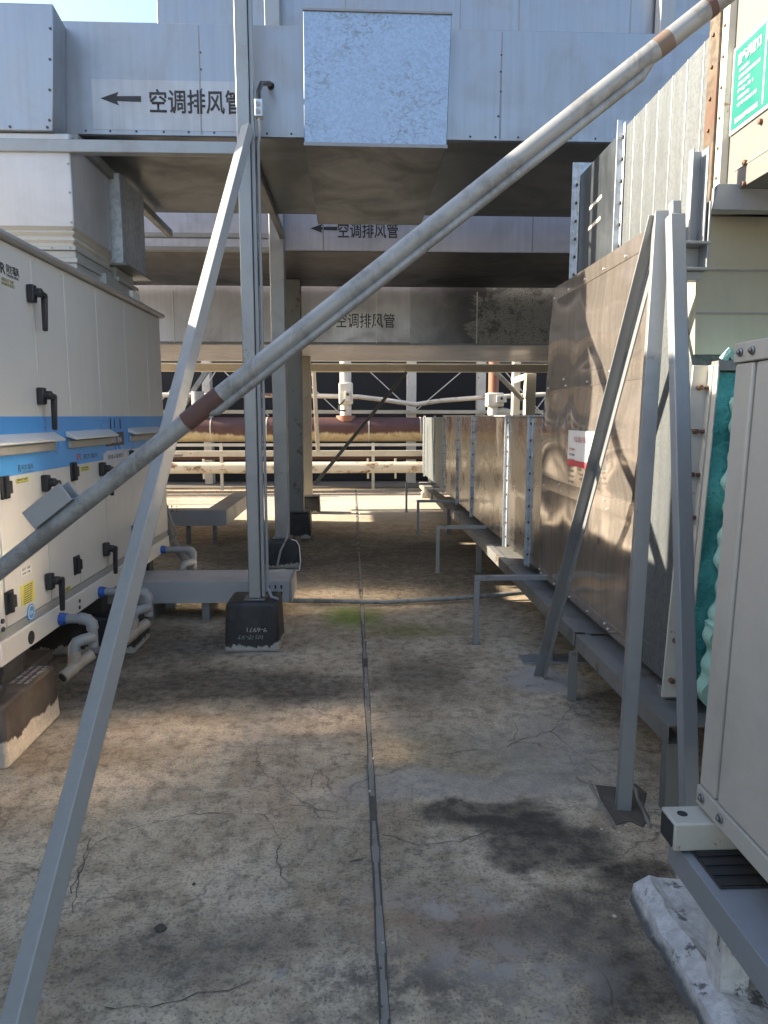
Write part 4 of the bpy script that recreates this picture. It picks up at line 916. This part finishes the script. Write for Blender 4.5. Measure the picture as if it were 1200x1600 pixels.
# legs
A = on_y(1036, 345, 2.75); B = on_z(848, 1056, .0)
tag(MB().ang(tuple(A+Vector((.0, 0, .02))), tuple(B+Vector((0, 0, .003))), .056, .006, math.pi, 0, (0, 1, 0)).build('angle_leg', 'steel', None, .001), 'angle iron leg leaning far back from the bracket, foot on pale floor', 'steel leg', 'steel legs propping the bracket')
A = on_y(1024, 342, 2.72); B = on_z(964, 1268, .0)
tag(MB().ang(tuple(A+Vector((.0, .0, .03))), tuple(B+Vector((.0, .0, .003))), .054, .006, R(-12), 0, (0, 1, 0)).build('angle_leg', 'steel', None, .001), 'middle angle iron leg standing on a broken black patch', 'steel leg', 'steel legs propping the bracket')
A = on_y(1055, 337, 2.64); B = on_y(1077, 1258, 2.32)
B2 = A+(B-A)*((A.z-.003)/(A.z-B.z))
d = MB(); d.bar(tuple(A), tuple(B2), .055, .05); d.bar(tuple(A+Vector((0, 0, .002))), tuple(A+(A-B).normalized()*.05), .034, .034)
tag(d.build('square_leg', 'steel_blue', None, .004), 'blue-grey square tube leg nearest the cream unit, stub on top', 'steel leg', 'steel legs propping the bracket')
# broken patch round the middle leg
P4 = [on_z(*q) for q in ((930, 1228), (938, 1250), (951, 1270), (962, 1290), (985, 1284), (1004, 1294), (1016, 1281), (1006, 1262), (1010, 1240), (993, 1226), (965, 1232))]
M['broken'] = paint('broken', (.10, .083, .066), .95, .8, 9, dirtc=(.24, .205, .165), bump=.8)
tag(MB().prof((0, 0, .001), (0, 0, .007), [(-p.x, p.y) for p in P4], 0, 0, (0, 1, 0)).build('mortar_patch', 'broken', None, .003), 'dark broken mortar patch at the foot of the middle leg', 'mortar patch')
m = MB()
for a, b in (((920, 1222), (958, 1294)), ((985, 1218), (1015, 1296))): A, B = on_z(*a), on_z(*b); q = [A.lerp(B, i/7)+Vector((random.uniform(-.004, .004), 0, random.uniform(.002, .008))) for i in range(8)]; m.tube(q, [random.uniform(.004, .010) for _ in q], 6)
tag(m.build('mortar_ridge', 'sealant_old', None, .004), 'two thin grey mortar ridges framing the broken patch', 'mortar ridge')

# bracket stands under the low duct
s = thing('pipe_stand', '', 'stand', (.82, 4.69, 0), 'small steel stands beside the low duct')
MB().bar((.82, 4.69, .002), (.82, 4.69, .443), .034, .034).build('leg', 'steel', s, .003)
MB().box(.803, 1.30, 4.673, 4.707, .4435, .478).build('top_bar', 'steel', s, .003)
MB().box(.79, .85, 4.66, 4.72, .0005, .005).build('foot_plate', 'steel_dull', s)
s['label'] = 'nearest steel stand with one leg, just beyond the moss patch'
dup(s, (.812, 6.914, 0), 'second small steel stand from the front, in the shaded floor stretch')
dup(s, (.805, 9.08, 0), 'third small steel stand, at the edge of the sunlit floor')
dup(s, (.822, 11.42, 0), 'farthest small steel stand, fully in the sunlit floor beside the brick')

# rail frame carrying the ducts
d = thing('duct_rail', 'nearer low steel rail frame on legs under the hood', 'rail frame', (1.3, 3.1, 0))
m = MB(); m.chan((1.24, 2.56, .325), (1.24, 3.72, .325), .08, .082, .006, 0); m.box(1.282, 1.9, 2.565, 3.71, .352, .360); m.build('rail', 'steel_dull', d, .002)
MB().box(1.205, 1.262, 2.565, 2.62, .002, .283).build('leg', 'steel_dull', d, .003)
m = MB(); m.ang((1.205, 3.68, .002), (1.205, 3.68, .283), .05, .006, 0); m.build('leg', 'steel_dull', d, .001)
MB().box(1.3, 1.9, 2.82, 2.90, .362, .40).build('cross_member', 'steel_dull', d, .003)
d = thing('duct_rail', 'longer low steel rail running back under the low duct', 'rail frame', (1.3, 7, 0))
m = MB(); m.chan((1.225, 3.73, .335), (1.225, 10.4, .335), .06, .085, .006, 0); m.box(1.256, 1.9, 3.73, 10.4, .362, .369); m.build('rail', 'steel_dull', d, .002)
for yy in (4.3, 6.9, 9.2): MB().box(1.20, 1.25, yy, yy+.05, .002, .291).build('leg', 'steel_dull', d, .003)
MB().box(1.05, 1.45, 4.26, 4.42, .0015, .012).build('foot_plate', 'steel', d, .002)
tag(MB().box(1.16, 1.31, 8.9, 10.6, .30, .38).box(1.16, 1.31, 10.8, 12.9, .26, .36).build('timber_packer', 'white_board', None, .004), 'pale sunlit packing under the far end of the low duct', 'packing')

# ============================================================ right foreground: cream unit on its channel
ux, uy0, uy1, uz0, uz1 = .967, .35, 1.83, .475, 1.735
def tilt(m): m.v = [(x+(z-1.05)*.022, y, z) for x, y, z in m.v]; return m
d = thing('outdoor_unit', 'close cream metal cabinet cropped by the right edge', 'outdoor unit', (1.4, 1.1, .475))
tilt(MB().box(ux+.012, 2.0, uy0, uy1-.004, uz0+.04, uz1-.05)).build('casing', 'unit_groove', d, .004)
tilt(MB().box(ux, ux+.05, 1.745, uy1, uz0+.056, uz1-.052)).build('corner_panel', 'unit_cream', d, .006)
tilt(MB().box(ux, ux+.05, uy0, 1.732, uz0+.056, uz1-.052)).build('side_panel', 'unit_cream', d, .006)
m = MB(); m.box(ux-.004, 2.0, uy0, uy1+.004, uz1-.050, uz1)
for y in (1.80, 1.745): m.cyl((ux-.004, y, uz1-.025), (ux-.010, y, uz1-.025), .011, 12, 1); m.cyl((ux-.010, y, uz1-.025), (ux-.016, y, uz1-.025), .007, 6, 1)
tilt(m).build('top_rail', ['unit_cream', 'bolt'], d, .005)
m = MB(); m.box(ux-.004, 2.0, uy0, uy1+.004, uz0, uz0+.054)
for y in (1.80, 1.70): m.cyl((ux-.004, y, uz0+.03), (ux-.010, y, uz0+.03), .013, 12, 1); m.cyl((ux-.010, y, uz0+.03), (ux-.016, y, uz0+.03), .008, 6, 1)
tilt(m).build('bottom_rail', ['unit_cream', 'bolt'], d, .004)
d = thing('skid_tube', 'cream rectangular tube with rusty end poking out under the cream cabinet', 'skid', (1.2, 1.79, .38))
m = MB(); m.prof((.853, 1.79, .4235), (2.0, 1.79, .4235), [(-.045, -.04), (.045, -.04), (.045, .04), (-.045, .04)])
m.build('tube_body', 'cream_rusty', d, .005)
MB().prof((.8505, 1.79, .4235), (.853, 1.79, .4235), [(-.036, -.032), (.036, -.032), (.036, .032), (-.036, .032)]).build('open_end', 'dark', d)
MB().cyl((.895, 1.795, .4632), (.895, 1.795, .4645), .014, 16).build('bolt_hole', 'dark', d)
d = thing('vibration_pad', 'black ribbed rubber pad between channel and cream skid tube', 'rubber pad', (1.0, 1.7, .377))
m = MB(); m.box(.905, 1.09, 1.60, 1.84, .3765, .382)
for i in range(6): m.box(.91, 1.085, 1.603+i*.040, 1.603+i*.040+.024, .3825, .3865)
m.build('pad', 'rubber', d, .002)
d = thing('base_channel', 'grey steel channel carrying the cream cabinet on painted posts', 'channel', (1, 1.2, .1))
m = MB(); m.chan((.965, .3, .335), (.965, 1.835, .335), .17, .08, .007, math.pi/2*0); m.build('channel', 'steel_blue', d, .002)
m = MB(); m.box(.925, 1.00, 1.60, 1.68, .072, .2945); m.box(.895, 1.02, 1.55, 1.73, .285, .294); m.build('post', 'whitewash', d, .004)
d = MB(); n = 22; rows = []
for i in range(n+1):
    y = 2.07-i*.055; t = random.uniform
    rows.append([(.872+t(-.008, .008)+.0, y, 0), (.885+t(-.012, .01), y, .06+t(-.012, .012)), (.925+t(-.012, .012), y, .088+t(-.012, .01)), (.965+t(-.01, .01), y, .074+t(-.012, .01)), (1.08, y, .06+t(-.01, .01)), (1.1, y, 0)])
for a, b in zip(rows, rows[1:]):
    for j in range(5): d.face([a[j], b[j], b[j+1], a[j+1]])
d.face(rows[0][::1]); d.face(rows[-1][::-1])
tag(d.build('whitewashed_kerb', 'whitewash', None), 'lumpy whitewashed concrete kerb under the cream cabinet', 'kerb')

# ============================================================ foreground brace and diagonal pipe
top = on_y(387, 200, 4.60); bot = on_z(18, 1610)
bot = Vector((-.845, 1.38, .0))
p1 = on_y(36, 1560, 1.55); 
dirv = (p1-top).normalized(); tt = (top.z-.004)/(-dirv.z); foot = top+dirv*tt
d = thing('diagonal_brace', 'long cream-grey square brace from the slim column down to the left foreground', 'brace', tuple(foot))
MB().bar(tuple(top), tuple(foot), .056, .056, R(-22)).build('brace_tube', 'strut', d, .004)
MB().box(foot.x-.09, foot.x+.09, foot.y-.09, foot.y+.09, .0006, .0035).build('foot_plate', 'steel_dull', d)

pa = on_y(-60, 938, 1.95); pb = on_y(1215, -73, 1.72)
d = thing('diagonal_pipe', 'galvanised round pipe crossing the whole view diagonally', 'pipe', tuple(pa))
ax = (pb-pa).normalized()
MB().cyl(tuple(pa), tuple(pb), .0235, 28).build('main_pipe', 'galv_pipe', d)
def along(px):                                       # point of the pipe's axis seen at that picture column
    best = min(range(2001), key=lambda i: abs(600+1110*((pa.lerp(pb, i/2000)-CAM).dot(_r))/((pa.lerp(pb, i/2000)-CAM).dot(_f))-px))
    return pa.lerp(pb, best/2000)
dn = (Vector((0, 0, -1))-ax*ax.dot(Vector((0, 0, -1)))).normalized()
tc = (-(along(600)-CAM)).normalized()
off = (dn*.028+tc*.006)
m = MB(); m.tube([along(318)+dn*.012, along(330)+off, along(990)+off, along(1012)+dn*.014], .0105, 16); m.build('slim_rod', 'galv_pipe', d)
m = MB(); m.cyl(tuple(along(291)), tuple(along(345)), .0252, 28); m.build('rusty_band', 'rust', d)
M['rust_soft'] = paint('rust_soft', (.17, .12, .09), .7, .5, 9, bump=.2)
MB().cyl(tuple(along(1103)), tuple(along(1113)), .0245, 28).build('rust_spot', 'rust', d)
MB().cyl(tuple(along(1024)), tuple(along(1046)), .0239, 28).build('rust_spot', 'rust_soft', d)
up = -dn
A = along(70); B = along(128)
sdv = ax.cross(up).normalized()
m = MB()
m.chan(tuple(A+up*.049), tuple(B+up*.049), .055, .05, .005, R(90), 0)
m.build('welded_clip', 'steel', d, .002)

# ============================================================ far background: pipes and cooling tower
t = thing('cooling_tower', 'cooling tower with black fill and cream frame closing the far end', 'cooling tower', (0, 17, 0))
MB().box(-9, 9, 16.6, 18.4, .05, 5.6).build('fill_pack', 'tower_fill', t)
for px, wpx in ((323, 12), (643, 14), (752, 12), (905, 14), (160, 12)):
    p = on_y(px, 600, 16.2); hw = wpx/1110*16.2/2
    MB().box(p.x-hw, p.x+hw, 16.1, 16.4, .03, 5.5).build('frame_post', 'white_steel', t, .008)
MB().box(-9, 9, 16.05, 16.09, 1.60, 1.68).build('frame_rail', 'cream_steel', t, .006)
MB().box(-9, 9, 16.05, 16.095, 1.42, 1.47).build('frame_rail', 'white_steel', t, .006)
for a, b in (((440, 560), (530, 645)), ((575, 578), (645, 643)), ((722, 580), (648, 643)), ((340, 575), (300, 640)), ((345, 575), (420, 650)), ((780, 570), (850, 650)), ((890, 570), (830, 650)), ((300, 570), (240, 640)), ((470, 600), (505, 570))):
    A, B = on_y(*a, 16.0), on_y(*b, 16.0); MB().bar(tuple(A), tuple(B), .02, .02).build('tie_rod', 'white_steel', t)
for a, b in (((330, 575), (245, 700)), ((362, 575), (428, 690))):
    A, B = on_y(*a, 15.6), on_y(*b, 15.6); MB().ang(tuple(A), tuple(B), .10, .012).build('diagonal_brace', 'steel_dull', t)

def far(name, m, mat, lab, cat, bev=0., group=None): return tag(m.build(name, mat, None, bev), lab, cat, group)
YP = 15.0
d = thing('header_pipe', 'large red-brown primed header pipe with cream paint runs', 'pipe', (0, YP, 1.0))
MB().cyl((-8, YP, 1.27), (5, YP, 1.27), .252, 40).build('pipe_body', 'primer_pipe', d)
m = MB()
for px in (268, 332, 418, 576, 656): x = on_y(px, 670, YP).x; m.cyl((x-.014, YP, 1.27), (x+.014, YP, 1.27), .258, 40)
m.build('weld_ring', 'cream_steel', d)
d = thing('low_pipe', 'rust-stained white pipe near the floor at the far end', 'pipe', (0, 14.3, .4))
MB().cyl((-8, 14.3, .525), (1.9, 14.3, .525), .115, 32).build('pipe_body', 'rusty_white', d)
m = MB()
for px in (318, 575, 618): x = on_y(px, 720, 14.3).x; m.box(x-.02, x+.02, 14.28, 14.32, .3, .70); 
m.build('pipe_clamp', 'white_steel', d, .003)
tag(MB().box(-8, 2.2, 14.14, 14.24, .755, .87).build('pipe_rail', 'cream_steel', None, .006), 'broad cream rail above the rust-stained white pipe', 'rail', 'rails of the far pipe rack')
tag(MB().box(-8, 2.2, 14.86, 14.92, .925, .985).build('pipe_rail', 'white_steel', None, .005), 'thin pale rail right under the red-brown header pipe', 'rail', 'rails of the far pipe rack')
tag(MB().box(-8, 2.2, 15.3, 15.4, .62, .70).build('pipe_rail', 'rust', None, .005), 'rusty brown rail behind the broad cream rail', 'rail', 'rails of the far pipe rack')
m = MB()
for px in (345, 470, 583, 672, 250):
    x = on_y(px, 700, 14.7).x; m = MB(); m.box(x-.03, x+.03, 14.70, 14.76, .03, 1.0)
    tag(m.build('rack_post', 'white_steel', None, .004), 'short pale post of the far pipe rack under the header pipe', 'post', 'posts of the far pipe rack')
d = thing('riser_pipe', 'white vertical riser pipe with bolted valve box above the header pipe', 'pipe', (-.196, YP, 1.5))
MB().cyl((-.196, YP, 1.5), (-.196, YP, 3.2), .118, 28).build('pipe_body', 'white_steel', d)
MB().box(-.335, -.045, 14.84, 15.16, 1.79, 2.235).build('valve_box', 'white_steel', d, .03)
m = MB(); m.box(-.21, -.10, 14.78, 14.839, 1.85, 2.06); m.cyl((-.155, 14.779, 1.99), (-.155, 14.76, 1.99), .03, 12, 1); m.build('handle_plate', ['white_steel', 'dark'], d, .006)
MB().tube([(-.2, 14.8, 1.9), (-.33, 14.78, 1.75), (-.34, 14.8, 1.66), (-.2, 14.84, 1.66)], .018, 8).build('cable', 'dark', d)
MB().cyl((-.196, YP, 1.44), (-.196, YP, 1.56), .2, 24).build('saddle', 'orange_pipe', d)
d = thing('riser_pipe', 'short riser with orange top and rusty white box at far right', 'pipe', (2.9, YP, 1.5))
MB().cyl((2.90, YP, 2.0), (2.90, YP, 3.0), .11, 24).build('pipe_body', 'orange_pipe', d)
MB().box(2.75, 3.10, 14.85, 15.15, 1.74, 2.03).build('valve_box', 'white_steel', d, .03)
m = MB(); m.box(2.93, 3.14, 14.79, 14.849, 1.83, 1.97); m.cyl((3.03, 14.789, 1.91), (3.03, 14.77, 1.91), .03, 12, 1); m.build('handle_plate', ['white_steel', 'dark'], d, .006)
MB().cyl((2.90, YP, 1.4), (2.90, YP, 1.739), .11, 24).build('pipe_stub', 'white_steel', d)
MB().tube([(2.85, YP, 1.60), (3.1, YP, 1.64), (3.3, YP, 1.6), (3.38, YP, 1.45), (3.38, YP, 1.2)], .09, 14).build('bent_pipe', 'cream_steel', d)
d = thing('tank_box', 'small grey cylinder valve at far left behind the brace', 'valve', (-2.9, 15, 1.4))
p = on_y(309, 620, YP); MB().cyl((p.x, YP, 1.55), (p.x, YP, 2.05), .13, 20).build('valve_body', 'pvc', d)
MB().cyl((p.x, YP, 1.2), (p.x, YP, 1.549), .06, 16).build('stem', 'white_steel', d); MB().box(p.x-.2, p.x+.16, 14.9, 15.1, 1.50, 1.545).build('valve_flange', 'cream_steel', d, .004)
Pts = [on_y(q[0], q[1], 15.5) for q in ((240, 617), (340, 618), (460, 618), (560, 620), (600, 625), (650, 632), (690, 626), (755, 621), (860, 616))]
far('bent_rail', MB().tube(Pts, .05, 12), 'rusty_white', 'long thin rusty white pipe sagging in front of the black fill', 'pipe')
A, B = on_y(490, 575, 13.2), on_y(497, 706, 13.2)
far('slim_post', MB().bar(tuple(A), tuple(B), .07, .07), 'cream_steel', 'slim leaning cream post right of the far column', 'post', .004)
far('diagonal_strut', MB().ang((.86, 12.28, 2.30), (-.70, 11.52, .44), .05, .006, R(150)), 'steel_dull', 'thin grey angle strut slanting from the cream beam to the far column', 'strut')
# structures at the far right behind the low duct
a0 = on_y(808, 600, 13.0)
d = thing('portal_frame', 'bright cream posts and dark post standing behind the low duct', 'steel frame', (3, 13, 0))
MB().box(a0.x-.07, a0.x+.06, 13.0, 13.15, .001, 2.9).build('post', 'white_steel', d, .006)
q = on_y(828, 600, 12.7); MB().box(q.x-.09, q.x+.09, 12.62, 12.8, .001, 2.295).build('post', 'cream_steel', d, .006)
A, B = on_y(800, 596, 12.9), on_y(822, 588, 12.7); MB().bar(tuple(A), tuple(B), .05, .10).build('short_beam', 'white_steel', d, .004)
A, B = on_y(776, 580, 12.6), on_y(819, 624, 12.6); MB().ang(tuple(A), tuple(B), .07, .008, R(150)).build('knee_brace', 'steel_dull', d)

# ============================================================ added light blockers out of view, and pipes added to stripe the far floor
far('shade_block', MB().box(-4.6, -2.15, -2.0, 3.44, .0, 3.45), 'ahu', 'unseen tall cream block added beside the camera to shade the cabinet', 'shade block', .01)  # unseen block added to keep sun off the cabinet and near floor
far('shade_block', MB().box(4.4, 6.5, -1.0, 12.0, .0, 4.4), 'dark', 'unseen dark block added beyond the right-hand ducts to cut sky light', 'shade block', .01)  # unseen block added to cut sky light from the right
far('shade_block', MB().box(-5.2, -3.2, 6.4, 10.9, .0, 2.3), 'ahu', 'unseen cream block added behind the big cream unit to shade the floor', 'shade block', .01)  # unseen block added to shade the floor before the sunlit stretch
for i, (yy, zz, r_) in enumerate(((12.1, .9, .03), (13.0, 1.15, .04), (13.55, 1.5, .035), (14.3, 1.75, .05))):
    far('stripe_pipe', MB().cyl((-9, yy+.0, zz), (-2.9-.3*i, yy-.05, zz), r_, 16), 'galv_pipe', 'thin galvanised pipe added beyond the cream unit to stripe the floor, %s of the bundle' % ('lowest', 'second', 'third', 'highest')[i], 'pipe', 0, 'pipes beyond the unit')  # pipes added so their shadows stripe the sunlit floor

# rivets, screws and seams belong to the sheet they sit on: merge them into its mesh
def fuse(src, dst):
    a, b = dst.data, src.data; nv = len(a.vertices)
    vs = [v.co[:] for v in a.vertices]+[v.co[:] for v in b.vertices]
    fs = [tuple(p.vertices) for p in a.polygons]+[tuple(i+nv for i in p.vertices) for p in b.polygons]
    mats_ = list(a.materials); idx = [p.material_index for p in a.polygons]
    rem = []
    for q in b.materials:
        if q not in mats_: mats_.append(q)
        rem.append(mats_.index(q))
    idx += [rem[p.material_index] for p in b.polygons]
    me = bpy.data.meshes.new(a.name); me.from_pydata(vs, [], fs)
    for q in mats_: me.materials.append(q)
    me.polygons.foreach_set('material_index', idx); me.update(); me.shade_smooth(); me.set_sharp_from_angle(angle=R(35))
    dst.data = me
    for md in dst.modifiers:
        if md.type == 'BEVEL' and md.limit_method != 'VGROUP':
            g = dst.vertex_groups.new(name='sheet'); g.add(list(range(nv)), 1., 'REPLACE'); md.limit_method = 'VGROUP'; md.vertex_group = 'sheet'
    bpy.data.objects.remove(src)
def base(o): return o.name.split('.')[0]
for root in [o for o in COL.objects if o.type == 'EMPTY']:
    kids = [k for k in root.children if base(k) not in ('seam', 'rivet', 'screw')]
    for c in list(root.children):
        if base(c) in ('seam', 'rivet', 'screw'):
            up_ = [k for k in kids if base(k) == 'upper_section']
            tg = up_ if (up_ and base(c) == 'rivet') else [k for k in kids if base(k) in ('duct_shell', 'lower_section', 'box_shell', 'elbow_shell', 'corner_post')]
            if tg: fuse(c, tg[0])
